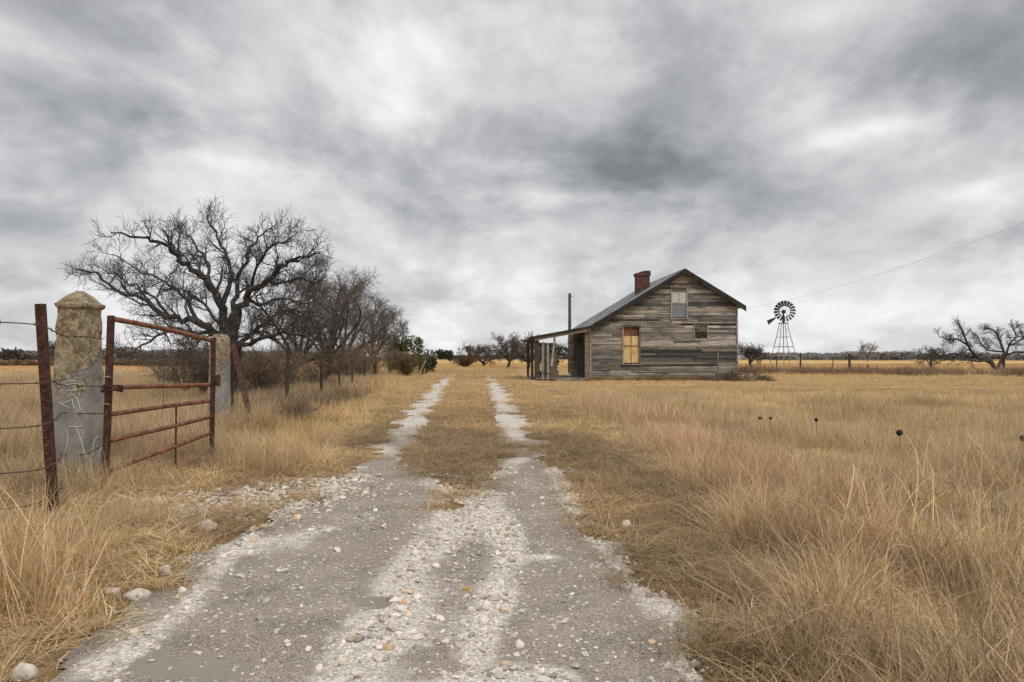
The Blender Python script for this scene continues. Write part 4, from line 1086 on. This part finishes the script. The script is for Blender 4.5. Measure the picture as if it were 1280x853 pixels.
# near-black sheet behind the clapboards: shade of gaps and openings put into its colour
def wall_core(mb, poly_holes):
    xs = sorted({0, W, RX} | {h[0] for h in holes_} | {h[1] for h in holes_})
holes_ = [win_lo, win_up, hatch]
mb = MB()
xs = sorted({0.0, W, RX} | {h[0] for h in holes_} | {h[1] for h in holes_})
for a, b_ in zip(xs[:-1], xs[1:]):
    cuts = [(.15, .15)]
    zs = [h for h in holes_ if h[0] <= a + 1e-6 and h[1] >= b_ - 1e-6]
    lo = (.15, .15)
    for h in sorted(zs, key=lambda q: q[2]):
        mb.face([(a, 0, lo[0]), (b_, 0, lo[1]), (b_, 0, h[2]), (a, 0, h[2])]); lo = (h[3], h[3])
    mb.face([(a, 0, lo[0]), (b_, 0, lo[1]), (b_, 0, roofz(b_)), (a, 0, roofz(a))])
for h in holes_:
    x0, x1, z0, z1 = h
    for P in ([(x0, 0, z0), (x0, .1, z0), (x0, .1, z1), (x0, 0, z1)], [(x1, 0, z0), (x1, .1, z0), (x1, .1, z1), (x1, 0, z1)], [(x0, 0, z0), (x1, 0, z0), (x1, .1, z0), (x0, .1, z0)], [(x0, 0, z1), (x1, 0, z1), (x1, .1, z1), (x0, .1, z1)], [(x0, .1, z0), (x1, .1, z0), (x1, .1, z1), (x0, .1, z1)]): mb.face(P)
mb.build('wall_backing', M['dark_gap'], house)
# side and back walls
mb = MB()
def fr_left(u, o, z): return (-o, u, z)
def fr_right(u, o, z): return (W + o, u, z)
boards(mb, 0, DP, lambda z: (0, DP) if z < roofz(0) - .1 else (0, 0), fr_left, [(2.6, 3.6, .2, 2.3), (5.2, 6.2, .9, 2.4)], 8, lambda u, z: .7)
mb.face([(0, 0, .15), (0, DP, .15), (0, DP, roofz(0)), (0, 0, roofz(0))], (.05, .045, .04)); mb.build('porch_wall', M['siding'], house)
mb = MB(); boards(mb, 0, DP, lambda z: (0, DP) if z < roofz(W) - .1 else (0, 0), fr_right, [], 9)
mb.face([(W, 0, .15), (W, DP, .15), (W, DP, roofz(W)), (W, 0, roofz(W))], (.05, .045, .04)); mb.build('side_wall', M['siding'], house)
mb = MB(); boards(mb, 0, W, gz, lambda u, o, z: (u, DP + o, z), [], 10)
mb.face([(0, DP, .15), (W, DP, .15), (W, DP, roofz(W)), (RX, DP, RZ), (0, DP, roofz(0))], (.05, .045, .04)); mb.build('back_wall', M['siding'], house)
# vertical trims and sill log
tw1 = (.30, .25, .19)
def trim(name, boxes, col, mat='siding', parent=None):
    mb = MB()
    for a, b_ in boxes: mb.box(a, b_, col)
    return mb.build(name, M[mat], parent or house)
trim('corner_board', [((-.045, -.06, .12), (.07, -.036, roofz(0) - .02))], (.34, .28, .21)); trim('corner_board', [((-.36, -.055, .1), (-.06, -.03, roofz(0) - .25))], (.22, .19, .165))
trim('corner_board', [((W - .07, -.06, .15), (W + .03, -.036, roofz(W) - .05))], (.30, .28, .26)); trim('patch_strip', [((8.1, -.056, .3), (8.17, -.04, 2.15))], (.25, .215, .17))
trim('sill_beam', [((0, -.08, .06), (W, .1, .2))], (.13, .12, .11)); trim('fallen_board', [((.9, -.16, .13), (4.4, -.085, .22))], (.34, .32, .30))
for x0 in (.0, 2.2, 4.4, 6.7, 8.9): trim('foundation_stone', [((x0, -.02, -.1), (x0 + .5, .4, .06))], (.6, .56, .5), 'rock')
# windows
def window(hole, kind):
    x0, x1, z0, z1 = hole; mb = MB(); fw = .085; c = (.42, .33, .21) if kind == 'lo' else (.40, .36, .31)
    y0, y1 = -.07, -.03
    mb.box((x0 - fw, y0, z0 - .06), (x0, y1, z1), c); mb.box((x1, y0, z0 - .06), (x1 + fw, y1, z1), c if kind != 'lo' else (.2, .17, .14))
    mb.box((x0 - fw - .03, y0 - .015, z1 + .002), (x1 + fw + .03, y1, z1 + .13), (.11, .09, .075) if kind == 'lo' else (.3, .26, .22))
    w = mb.build('window', M['siding'], house)
    mb = MB(); mb.box((x0 - fw - .04, -.12, z0 - .12), (x1 + fw + .04, -.03, z0 - .062), (.36, .33, .3)); mb.build('sill', M['siding'], w)
    zm = z0 + (z1 - z0) * .47; xm = (x0 + x1) / 2
    if kind == 'lo':
        mb = MB(); mb.box((x0, .03, z0 + .002), (xm - .012, .045, zm)); mb.box((xm + .012, .034, z0 + .002), (x1, .05, zm)); mb.box((x0, .05, zm + .04), (xm - .012, .06, z1 - .56)); mb.box((xm + .012, .046, zm + .04), (x1, .056, z1 - .56)); mb.build('boarding', M['board_tan'], w)
        mb = MB(); mb.box((x0, -.005, zm), (x1, .05, zm + .04), (.13, .10, .07)); mb.box((xm - .012, .0, z0 + .002), (xm + .012, .06, z1 - .002), (.2, .15, .1)); mb.build('sash_bar', M['siding'], w)
        mb = MB(); mb.box((x0, .05, z1 - .56), (xm - .013, .062, z1 - .02), (.24, .105, .045)); mb.box((xm + .013, .055, z1 - .56), (x1, .067, z1 - .09), (.2, .09, .04)); mb.build('upper_board', M['siding'], w)
    else:
        mb = MB(); mb.box((x0, -.01, zm + .05), (xm - .02, .0, z1 - .3)); mb.box((xm + .02, -.01, zm + .05), (x1, .0, z1 - .3)); mb.build('boarding', M['white_paint'], w)
        mb = MB(); mb.box((x0, -.008, z1 - .3), (x1, .002, z1 - .03), (.22, .2, .18)); mb.build('upper_strip', M['siding'], w)  # plain darker strip across the top of the window
        mb = MB(); mb.box((x0, -.045, zm), (x1, .0, zm + .05), (.4, .36, .31)); mb.box((xm - .02, -.025, zm + .05), (xm + .02, -.005, z1 - .3), (.35, .32, .28)); mb.build('sash_bar', M['siding'], w)
        g, t_, bb = newmat('dusty_glass'); bb.inputs['Base Color'].default_value = (.16, .185, .2, 1); bb.inputs['Roughness'].default_value = .12; bb.inputs['Specular IOR Level'].default_value = .6
        nn = t_.noise(t_.n('ShaderNodeTexCoord').outputs['Object'], 4, 5); t_.l(t_.mix(nn, (.09, .11, .12), (.26, .28, .29)), bb.inputs['Base Color'])
        mb = MB(); mb.box((x0, .004, z0), (x1, .012, zm)); mb.build('pane', g, w)
        mb = MB(); mb.box((x0 - .02, -.05, z0 - .38), (x1 - .05, -.035, z0 - .22), (.5, .45, .38)); mb.build('patch_board', M['siding'], w)
    return w
window(win_lo, 'lo'); window(win_up, 'up')
x0, x1, z0, z1 = hatch; mb = MB(); c = (.34, .27, .19)
mb.box((x0 - .07, -.06, z0 - .1), (x0, -.03, z1 + .1), c); mb.box((x0, -.055, z1), (x1, -.03, z1 + .06), (.2, .17, .14)); mb.box((x1, -.06, z0 - .1), (x1 + .07, -.03, z1 + .1), (.4, .34, .27)); h_ = mb.build('hatch', M['siding'], house)
mb = MB(); mb.box((x0, -.01, z0 + .02), (x1, .0, (z0 + z1) / 2 - .0), (.03, .028, .026)); mb.box((x0, -.012, (z0 + z1) / 2 + .01), (x1, .0, z1), (.15, .135, .12)); mb.build('panel', M['siding'], h_)
# door and window on the porch wall
mb = MB(); mb.box((-.05, 2.58, .2), (-.01, 3.62, 2.3), (.09, .075, .065)); d_ = mb.build('door', M['siding'], house)
mb = MB(); mb.box((-.075, 2.46, .2), (-.052, 2.57, 2.4), (.34, .25, .14)); mb.box((-.075, 3.63, .2), (-.052, 3.74, 2.4), (.34, .25, .14)); mb.build('frame', M['siding'], d_)
mb = MB(); mb.tube([(-.085, 3.5, 1.2), (-.06, 3.5, 1.2)], .03, 8); mb.build('handle', M['metal'], d_)
for yv in (1.0, 1.5, 4.2, 4.9, 6.4, 7.2, 8.3):
    mb = MB(); mb.box((-.07, yv, .2), (-.035, yv + .13, 3.1), (.3, .22, .13)); mb.build('batten', M['siding'], house)
# roof: corrugated metal sheets with dark rake boards
def slab(mb, xa, za, xb, zb, y0, y1, th, rib=True, col=(1, 1, 1), step=.32):
    n = int((y1 - y0) / step); nrm = Vector((-(zb - za), 0, xb - xa)).normalized()
    if nrm.z < 0: nrm = -nrm
    prof_ = []
    for i in range(n):
        ya = y0 + (y1 - y0) * i / n; yb_ = y0 + (y1 - y0) * (i + 1) / n
        prof_ += [(ya, 0), (ya + .03, .025), (ya + .07, .025), (ya + .1, 0)]
    prof_.append((y1, 0))
    P = []
    for (y_, hgt) in prof_:
        for (xx, zz) in ((xa, za), (xb, zb)):
            P.append((xx + nrm.x * (hgt + th), y_, zz + nrm.z * (hgt + th)))
    m = len(prof_); fs = [(2 * i, 2 * i + 1, 2 * i + 3, 2 * i + 2) for i in range(m - 1)]
    mb.faces(P, fs, col)
    B = [(xa, y0, za), (xb, y0, zb), (xb, y1, zb), (xa, y1, za)]; T = [(x + nrm.x * th, y_, z + nrm.z * th) for x, y_, z in B]
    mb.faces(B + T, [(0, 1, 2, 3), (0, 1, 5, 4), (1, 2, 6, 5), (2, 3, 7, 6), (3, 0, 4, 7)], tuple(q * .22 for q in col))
ex_r = 9.85; ex_l = .05
mb = MB(); slab(mb, RX, RZ + .03, ex_r, roofz(ex_r) + .03, -.35, DP + .35, .04); slab(mb, ex_l, roofz(ex_l) + .03, RX, RZ + .03, -.35, DP + .35, .04)
roof = mb.build('roof', M['roof'], house)
mb = MB(); mb.prism([(RX - .14, RZ + .03), (RX, RZ + .13), (RX + .14, RZ + .03)], -.37, DP + .37, (.5, .5, .5)); mb.build('ridge_cap', M['roof'], roof)
def rake(xa, xb, y0, y1, dz0=-.2, dz1=.024):
    return [(xa, y0, roofz(xa) + dz0), (xb, y0, roofz(xb) + dz0), (xb, y0, roofz(xb) + dz1), (xa, y0, roofz(xa) + dz1), (xa, y1, roofz(xa) + dz0), (xb, y1, roofz(xb) + dz0), (xb, y1, roofz(xb) + dz1), (xa, y1, roofz(xa) + dz1)]
BF = [(0, 1, 2, 3), (7, 6, 5, 4), (0, 4, 5, 1), (1, 5, 6, 2), (2, 6, 7, 3), (3, 7, 4, 0)]
mb = MB()
for ya in (-.39, DP + .28):
    for xa_, xb_ in ((ex_l, RX), (RX + .002, ex_r)):
        mb = MB(); mb.faces(rake(xa_, xb_, ya, ya + .04, -.23, .115), BF); mb.build('rake_board', M['dark_wood'], roof)
mb = MB(); slab(mb, ex_l + .01, roofz(ex_l + .01) - .01, RX - .01, RZ - .012, -.28, -.005, .012, col=(.5, .4, .3)); slab(mb, RX + .01, RZ - .012, ex_r - .02, roofz(ex_r - .02) - .01, -.28, -.005, .012, col=(.5, .4, .3))
# chimney
root_c = None
cx0, cy0, cz0 = 3.75, 3.1, 5.3
mb = MB()
def bbox(mb, x0, x1, y0, y1, z0, z1, jag=0, seed=0):
    P = [(x0, y0), (x1, y0), (x1, y1), (x0, y1)]; u = 0
    for i in range(4):
        a, b_ = P[i], P[(i + 1) % 4]; l = math.hypot(b_[0] - a[0], b_[1] - a[1])
        mb.face([(*a, z0), (*b_, z0), (*b_, z1), (*a, z1)], (1, 1, 1), [(u, z0), (u + l, z0), (u + l, z1), (u, z1)]); u += l
    mb.face([(*p, z1) for p in P], (1, 1, 1), [p for p in P]); mb.face([(*p, z0) for p in reversed(P)], (1, 1, 1), [p for p in P])
bbox(mb, cx0, cx0 + .88, cy0, cy0 + .7, cz0, 6.98); ch = mb.build('chimney', M['brick'], house)
mb = MB(); bbox(mb, cx0 - .06, cx0 + .94, cy0 - .06, cy0 + .76, 6.982, 7.16); rr = random.Random(4)
for i in range(7): 
    bx_ = cx0 - .05 + i * .14; 
    if i in (0, 1): continue
    bbox(mb, bx_, bx_ + .135, cy0 - .05, cy0 + .6, 7.162, 7.16 + (.09 if i < 3 else .16 if i > 3 else .12))
mb.build('cap', M['brick'], ch)
# porch
PXO, PZO = -3.85, 2.58; PZI = roofz(0) - .02
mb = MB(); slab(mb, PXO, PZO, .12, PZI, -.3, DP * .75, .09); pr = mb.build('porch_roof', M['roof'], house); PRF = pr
psl = (PZI - PZO) / (.12 - PXO)
def pz(x): return PZO + psl * (x - PXO)
mb = MB(); mb.faces([(PXO - .05, -.36, pz(PXO) - .04), (.1, -.36, pz(.1) - .04), (.1, -.36, pz(.1) + .12), (PXO - .05, -.36, pz(PXO) + .12), (PXO - .05, -.302, pz(PXO) - .04), (.1, -.302, pz(.1) - .04), (.1, -.302, pz(.1) + .12), (PXO - .05, -.302, pz(PXO) + .12)], [(0, 1, 2, 3), (7, 6, 5, 4), (0, 4, 5, 1), (1, 5, 6, 2), (2, 6, 7, 3), (3, 7, 4, 0)]); mb.build('edge_board', M['dark_wood'], pr)
mb = MB()
mb.faces([(PXO + .3, -.26, pz(PXO + .3) - .17), (0, -.26, pz(0) - .2), (0, -.26, pz(0) - .01), (PXO + .3, -.26, pz(PXO + .3) - .01), (PXO + .3, -.2, pz(PXO + .3) - .17), (0, -.2, pz(0) - .2), (0, -.2, pz(0) - .01), (PXO + .3, -.2, pz(PXO + .3) - .01)], BF, (.36, .32, .27)); mb.build('rafter', M['siding'], pr)
mb = MB(); mb.box((PXO + .45, -.2, pz(PXO + .45) - .25), (PXO + .6, DP * .75, pz(PXO + .45) - .03), (.1, .09, .08)); mb.build('porch_beam', M['siding'], pr)
mb = MB()
for yv in np.arange(.7, 6.6, .8): mb.faces([(PXO + .15, yv, pz(PXO + .15) - .1), (-.05, yv, pz(-.05) - .1), (-.05, yv, pz(-.05) - .012), (PXO + .15, yv, pz(PXO + .15) - .012), (PXO + .15, yv + .05, pz(PXO + .15) - .1), (-.05, yv + .05, pz(-.05) - .1), (-.05, yv + .05, pz(-.05) - .012), (PXO + .15, yv + .05, pz(PXO + .15) - .012)], BF, (.16, .14, .12))
mb.build('rafter', M['siding'], pr)
def post(a, b_, w, col, d=.06):
    mb = MB(); bar(mb, Vector(a), Vector(b_), Vector((1, 0, 0)), Vector((0, 1, 0)), -w, w, -d, d, col)
    return mb.build('porch_post', M['siding'], house)
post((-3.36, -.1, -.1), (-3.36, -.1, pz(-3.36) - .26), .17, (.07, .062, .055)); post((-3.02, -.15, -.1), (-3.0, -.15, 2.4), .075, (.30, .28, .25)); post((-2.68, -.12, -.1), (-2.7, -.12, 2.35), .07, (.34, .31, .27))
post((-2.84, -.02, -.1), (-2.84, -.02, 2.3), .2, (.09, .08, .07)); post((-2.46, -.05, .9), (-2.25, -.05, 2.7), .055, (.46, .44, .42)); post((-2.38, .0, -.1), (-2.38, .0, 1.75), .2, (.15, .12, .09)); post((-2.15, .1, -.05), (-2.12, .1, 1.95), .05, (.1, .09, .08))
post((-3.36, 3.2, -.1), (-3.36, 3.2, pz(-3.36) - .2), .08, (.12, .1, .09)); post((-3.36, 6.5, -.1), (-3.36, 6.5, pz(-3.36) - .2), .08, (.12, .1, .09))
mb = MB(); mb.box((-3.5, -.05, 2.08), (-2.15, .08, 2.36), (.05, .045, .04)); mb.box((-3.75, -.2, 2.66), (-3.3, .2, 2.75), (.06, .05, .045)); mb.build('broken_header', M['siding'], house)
mb = MB(); mb.box((-3.45, -.02, .18), (-2.0, .06, .62), (.16, .14, .12)); mb.build('knee_board', M['siding'], house)
mb = MB(); i = 0; rr = random.Random(6)
for yv in np.arange(-.2, 6.8, .2):
    k = rr.uniform(.8, 1.2); mb.box((-3.4, yv, .12), (-.05, yv + .19, .17), (.30 * k, .26 * k, .21 * k))
mb.build('porch_floor', M['siding'], house)
mb = MB(); mb.box((-2.2, -.24, .03), (-.05, -.2, .16), (.36, .32, .27)); mb.build('floor_edge', M['siding'], house)

n = 260; lx_ = rs.uniform(-.2, 9.6, n); hw = [HOUSE_O + Matrix.Rotation(HOUSE_A, 3, 'Z') @ Vector((a, rs.uniform(-.55, -.12), 0)) for a in lx_]
scatter('house_weeds', np.array([tuple(p) for p in hw]), np.stack([rs.normal(0, .15, n), rs.normal(0, .15, n), rs.uniform(0, 6, n)], -1), np.stack([rs.uniform(.25, .75, n) * .75] * 3, -1), rs.randint(0, 4, n), np.array((.42, .30, .16)) * rs.uniform(.6, 1.25, (n, 1)), weed_src, 'short dry weeds against the foot of the house wall', 'weeds')
# dead brush at the right corner of the house
bx = HOUSE_O + Vector((9.0, -.9, 0))
rng = random.Random(9); mb = MB()
for i in range(900):
    t = rng.random(); px_ = rng.uniform(-2.2, 2.0); hh_ = .85 * math.exp(-((px_ - .2) / 1.2) ** 2); c = Vector((bx.x + px_, bx.y + rng.uniform(-.7, .7), rng.uniform(0, hh_) + .02))
    d_ = Vector((rng.gauss(0, 1), rng.gauss(0, .8), rng.gauss(0, .45))).normalized() * rng.uniform(.15, .5); k = rng.uniform(.5, 1.2)
    e = c + d_; e.z = max(e.z, .02); mb.tube([c, c.lerp(e, .5) + Vector((0, 0, .03)), e], [.012, .01, .006], 3, (k, k * .93, k * .85), cap=False)
solo(mb, 'brush_pile', M['brush'], 'dark heap of dead brush at the right corner of the farmhouse', 'brush pile', (bx.x, bx.y, 0))

# ------------------------------------------------------------------ windmill
WY = 158.0; wc = pt(979, 389.5, WY); bx0 = wc[0]; hubz = wc[2]; S = WY / F
wm = thing('windmill', 'steel farm windmill with many-bladed wheel and drooping tail vane', 'windmill', (bx0, WY, 0))
platz = pt(979, 404.5, WY)[2]; bw_ = 2.35; tw2 = .62
for sx_ in (-1, 1):
    for sy_ in (-1, 1):
        mb = MB(); mb.tube([(bx0 + sx_ * bw_, WY + sy_ * bw_, -.1), (bx0 + sx_ * tw2, WY + sy_ * tw2, platz)], .085, 5); mb.build('leg', M['metal'], wm)
def wat(z): return bw_ + (tw2 - bw_) * z / platz
for z_ in (platz * .2, platz * .42, platz * .66):
    w_ = wat(z_); mb = MB(); C = [(-1, -1), (1, -1), (1, 1), (-1, 1)]
    for i in range(4):
        a, b_ = C[i], C[(i + 1) % 4]; mb.tube([(bx0 + a[0] * w_, WY + a[1] * w_, z_), (bx0 + b_[0] * w_, WY + b_[1] * w_, z_)], .05 if z_ != platz * .42 else .09, 4)
    mb.build('girt', M['metal'], wm)
mb = MB(); C = [(-1, -1), (1, -1), (1, 1), (-1, 1)]
for i in range(4):
    a, b_ = C[i], C[(i + 1) % 4]
    for za, zb in ((0, platz * .42), (platz * .42, platz * .9)):
        mb.tube([(bx0 + a[0] * wat(za), WY + a[1] * wat(za), za), (bx0 + b_[0] * wat(zb), WY + b_[1] * wat(zb), zb)], .022, 3)
mb.build('brace', M['metal'], wm)
mb = MB(); mb.box((bx0 - .95, WY - .95, platz), (bx0 + .95, WY + .95, platz + .14)); mb.build('platform', M['blade_metal'], wm)
mb = MB(); mb.tube([(bx0, WY, -.1), (bx0, WY, platz)], .1, 6); mb.build('pump_pipe', M['metal'], wm)
mb = MB(); mb.tube([(bx0, WY, platz + .14), (bx0, WY, hubz - .3)], [.28, .2], 8); mb.box((bx0 - .3, WY - .6, hubz - .45), (bx0 + .3, WY + .4, hubz + .3)); mb.build('gearbox', M['blade_metal'], wm)
RB_ = 2.42; r0_ = 1.15; hub = Vector((bx0 + .05, WY - .75, hubz)); wr = Matrix.Rotation(R(-8), 3, 'Z')
for i in range(18):
    an = 6.2832 * i / 18 + .1; d_ = Vector((math.cos(an), 0, math.sin(an))); t_ = Vector((-math.sin(an), 0, math.cos(an)))
    mb = MB(); tilt = Vector((0, .28, 0)); P = []
    for rr_, w_ in ((r0_, .15), (RB_, .30)):
        for s in (-1, 1):
            for o_ in (-.012, .012): P.append(tuple(hub + wr @ (d_ * rr_ + t_ * s * w_ + tilt * s * (w_ / .3) + Vector((0, o_, 0)))))
    mb.faces(P, [(0, 2, 6, 4), (1, 5, 7, 3), (0, 4, 5, 1), (2, 3, 7, 6), (0, 1, 3, 2), (4, 6, 7, 5)]); mb.build('blade', M['blade_metal'], wm)
mb = MB()
for rr_, th_ in ((1.3, .03), (2.05, .03)):
    mb.tube([tuple(hub + wr @ Vector((rr_ * math.cos(t), .06, rr_ * math.sin(t)))) for t in [i * 6.2832 / 36 for i in range(37)]], th_, 4)
for i in range(6):
    an = 6.2832 * i / 6 + .1; mb.tube([tuple(hub + wr @ Vector((.2 * math.cos(an), .06, .2 * math.sin(an)))), tuple(hub + wr @ Vector((2.1 * math.cos(an), .06, 2.1 * math.sin(an))))], .035, 4)
mb.tube([tuple(hub + Vector((0, -.1, 0))), tuple(hub + Vector((0, .4, 0)))], .25, 10); mb.build('wheel_hub', M['blade_metal'], wm)
tA = Vector(pt(977, 394, WY + .3)); tB = Vector(pt(967, 398.5, WY + 1.2)); tC = Vector(pt(958.5, 402.5, WY + 2.0))
mb = MB(); mb.tube([tA, tB], .06, 5); mb.build('tail_boom', M['metal'], wm)
up = Vector((0, 0, 1)); a1, a2, b1_, b2_ = tB + up * .15 + (tA - tB) * .25, tB - up * .18 + (tA - tB) * .25, tC + up * .32, tC - up * .75 + Vector((.4, 0, 0)); n_ = Vector((.03, .05, 0))
P = [tuple(q - n_) for q in (a1, b1_, b2_, a2)] + [tuple(q + n_) for q in (a1, b1_, b2_, a2)]
mb = MB(); mb.faces(P, [(0, 1, 2, 3), (7, 6, 5, 4), (0, 4, 5, 1), (1, 5, 6, 2), (2, 6, 7, 3), (3, 7, 4, 0)]); mb.build('tail_vane', M['blade_metal'], wm)

# ------------------------------------------------------------------ utility pole and wires
UY = 62.0; q = pt(712, 367, UY)
pole = thing('utility_pole', 'dark wooden utility pole standing behind the porch roof', 'utility pole', (q[0], UY, 0))
mb = MB(); mb.tube([(q[0], UY, -.2), (q[0], UY, q[2])], [.17, .13], 10); mb.build('shaft', M['pole_wood'], pole, True)
mb = MB(); mb.tube([(q[0] + .1, UY, q[2] - .25), (q[0] + .28, UY, q[2] - .28)], .05, 6); mb.build('insulator', M['metal'], pole)
def cable(label, A, B, sag, r):
    A, B = Vector(A), Vector(B); P = [A.lerp(B, t) - Vector((0, 0, sag * 4 * t * (1 - t))) for t in [i / 28 for i in range(29)]]
    mb = MB(); mb.tube(P, r, 4); return solo(mb, 'overhead_wire', M['cable'], label, 'wire', tuple(A))
ev = HOUSE_O + Matrix.Rotation(HOUSE_A, 3, 'Z') @ Vector((9.55, 8.6, 4.72))
cable('overhead wire rising from the rear eave of the house towards the upper right corner', tuple(ev), (pt(1450, 210, 20)[0], 20, pt(1450, 210, 20)[2]), .9, .0042)
e = pt(430, 396, 150); cable('higher faint overhead wire left of the utility pole', (q[0] - .1, UY, q[2] - .2), (e[0] - 10, 150, e[2] + .8), .4, .0045)
q3 = pt(711, 382, UY); e = pt(430, 403, 150); cable('lower faint overhead wire left of the utility pole', (q3[0] - .1, UY, q3[2]), (e[0] - 10, 150, e[2] + .6), .3, .004)

# ------------------------------------------------------------------ sky, sun, camera
world = bpy.data.worlds.new('World'); scene.world = world; world.use_nodes = True
nt = world.node_tree; nt.nodes.clear(); t = NT(nt)
SUN_EL, SUN_AZ = R(52), R(150)          # azimuth clockwise from +Y (behind the camera, to the right)
sky = t.n('ShaderNodeTexSky'); sky.sky_type = 'NISHITA'; sky.sun_disc = False; sky.sun_elevation = SUN_EL; sky.sun_rotation = SUN_AZ; sky.dust_density = 3
co = t.n('ShaderNodeTexCoord').outputs['Generated']
sep = t.n('ShaderNodeSeparateXYZ'); t.l(co, sep.inputs[0]); dx, dy, dz = sep.outputs
az = t.m('ARCTAN2', dx, dy); el = t.m('ARCSINE', dz)
zc = t.m('ADD', t.m('MAXIMUM', dz, 0.0), .42)
cm = t.n('ShaderNodeCombineXYZ'); t.l(t.m('DIVIDE', dx, zc), cm.inputs[0]); t.l(t.m('DIVIDE', dy, zc), cm.inputs[1])
P = cm.outputs[0]
n_big = t.noise(P, 1.75, 10, .57, .3); n_fine = t.noise(t.mapping(P, (1, .75, 1)), 6.0, 8, .6, .3); n_w = t.noise(P, 1.1, 5, .6); n_w2 = t.noise(t.mapping(P, (1.0, 1.0, 1)), 1.25, 5, .6, .3)
azd = t.m('ADD', az, t.m('MULTIPLY', t.m('SUBTRACT', n_w, .5), .26)); eld = t.m('ADD', el, t.m('MULTIPLY', t.m('SUBTRACT', n_w2, .5), .16))
BL = [(800, 215, 150, 62, -.23), (600, 262, 120, 36, -.12), (90, 160, 190, 42, -.10), (15, 285, 75, 24, -.13), (1190, 95, 150, 50, -.13), (965, 240, 150, 50, -.12), (1250, 215, 150, 40, -.08),
      (180, 55, 90, 40, -.10), (390, 205, 110, 45, -.06), (660, 130, 60, 60, -.06), (1100, 330, 220, 25, -.03), (300, 270, 160, 30, -.05),
      (10, 45, 110, 26, .20), (480, 55, 120, 60, .13), (700, 246, 55, 14, .26), (1062, 184, 60, 15, .24), (1178, 272, 40, 13, .26), (760, 60, 110, 40, .08), (1015, 140, 45, 22, .12),
      (590, 355, 120, 20, .08), (300, 215, 70, 12, .14), (1240, 325, 110, 10, .10), (860, 252, 60, 14, .10), (520, 140, 70, 30, .1), (1050, 10, 50, 20, .12)]
acc = None
for u_, v_, su, sv, amp in BL:
    d_ = Vector(ray(u_, v_)).normalized(); a0 = math.atan2(d_.x, d_.y); e0 = math.asin(d_.z)
    qa = t.m('MULTIPLY', t.m('SUBTRACT', azd, a0), F / su); qe = t.m('MULTIPLY', t.m('SUBTRACT', eld, e0), F / sv)
    g = t.m('EXPONENT', t.m('MULTIPLY', t.m('ADD', t.m('MULTIPLY', qa, qa), t.m('MULTIPLY', qe, qe)), -1.0))
    acc = t.m('MULTIPLY', g, amp) if acc is None else t.m('MULTIPLY_ADD', g, amp, acc)
base = t.m('SUBTRACT', .765, t.m('MULTIPLY', t.ramp(el, .0, .30), .12))
n_mid = t.noise(t.mapping(P, (1, .8, 1)), 3.0, 11, .58, .3)
acc = t.m('MULTIPLY', acc, t.m('MULTIPLY_ADD', n_mid, 1.6, .35))
val = t.m('ADD', base, acc)
val = t.m('MULTIPLY_ADD', t.m('SUBTRACT', t.ramp(n_mid, .41, .60), .5), .17, val)
val = t.m('MULTIPLY_ADD', t.m('SUBTRACT', t.ramp(n_big, .42, .58), .5), .18, val)
val = t.m('MULTIPLY_ADD', t.m('SUBTRACT', n_big, .5), .24, val)
val = t.m('MULTIPLY_ADD', t.m('SUBTRACT', n_fine, .5), .37, val)
val = t.m('MAXIMUM', val, .24)
val = t.m('MULTIPLY', val, t.m('MULTIPLY_ADD', t.ramp(el, .52, 1.1), 1.1, 1.0))     # an overcast sky is brightest overhead
cr = t.n('ShaderNodeValToRGB'); cr.color_ramp.elements[0].color = (.93, .975, 1.04, 1); cr.color_ramp.elements[0].position = .15; cr.color_ramp.elements[1].color = (1.0, 1.0, 1.01, 1); cr.color_ramp.elements[1].position = .7
t.l(val, cr.inputs[0])
vm = t.n('ShaderNodeVectorMath', operation='SCALE'); t.l(cr.outputs[0], vm.inputs[0]); t.l(val, vm.inputs['Scale'])
sk = t.n('ShaderNodeVectorMath', operation='SCALE'); t.l(sky.outputs[0], sk.inputs[0]); sk.inputs['Scale'].default_value = .1
cloud = t.mix(.06, vm.outputs[0], sk.outputs[0])
bg = t.n('ShaderNodeBackground'); bg.inputs['Strength'].default_value = 1.0; t.l(cloud, bg.inputs[0])
out = t.n('ShaderNodeOutputWorld'); t.l(bg.outputs[0], out.inputs[0])

sl = bpy.data.lights.new('sun', 'SUN'); sl.energy = 1.4; sl.angle = R(25); sl.color = (1, .965, .91)
so = bpy.data.objects.new('sun', sl); COL.objects.link(so)
sd = Vector((math.sin(SUN_AZ) * math.cos(SUN_EL), math.cos(SUN_AZ) * math.cos(SUN_EL), math.sin(SUN_EL)))
so.rotation_euler = sd.to_track_quat('Z', 'Y').to_euler(); so.location = (0, 0, 50)

cd = bpy.data.cameras.new('camera'); cd.lens = 24; cd.sensor_width = 36; cd.sensor_fit = 'HORIZONTAL'; cd.clip_end = 20000; cd.clip_start = .05
co_ = bpy.data.objects.new('camera', cd); COL.objects.link(co_); co_.location = (0, 0, H); co_.rotation_euler = (R(90) + PITCH, 0, 0)
scene.camera = co_
vs = scene.view_settings; vs.view_transform = 'Standard'; vs.look = 'None'; vs.exposure = 0; vs.gamma = 1
scene.cycles.max_bounces = 6; scene.cycles.diffuse_bounces = 3; scene.cycles.transmission_bounces = 3; scene.cycles.use_denoising = True
for o in scene.objects:
    if 'worldpts' in o: del o['worldpts']
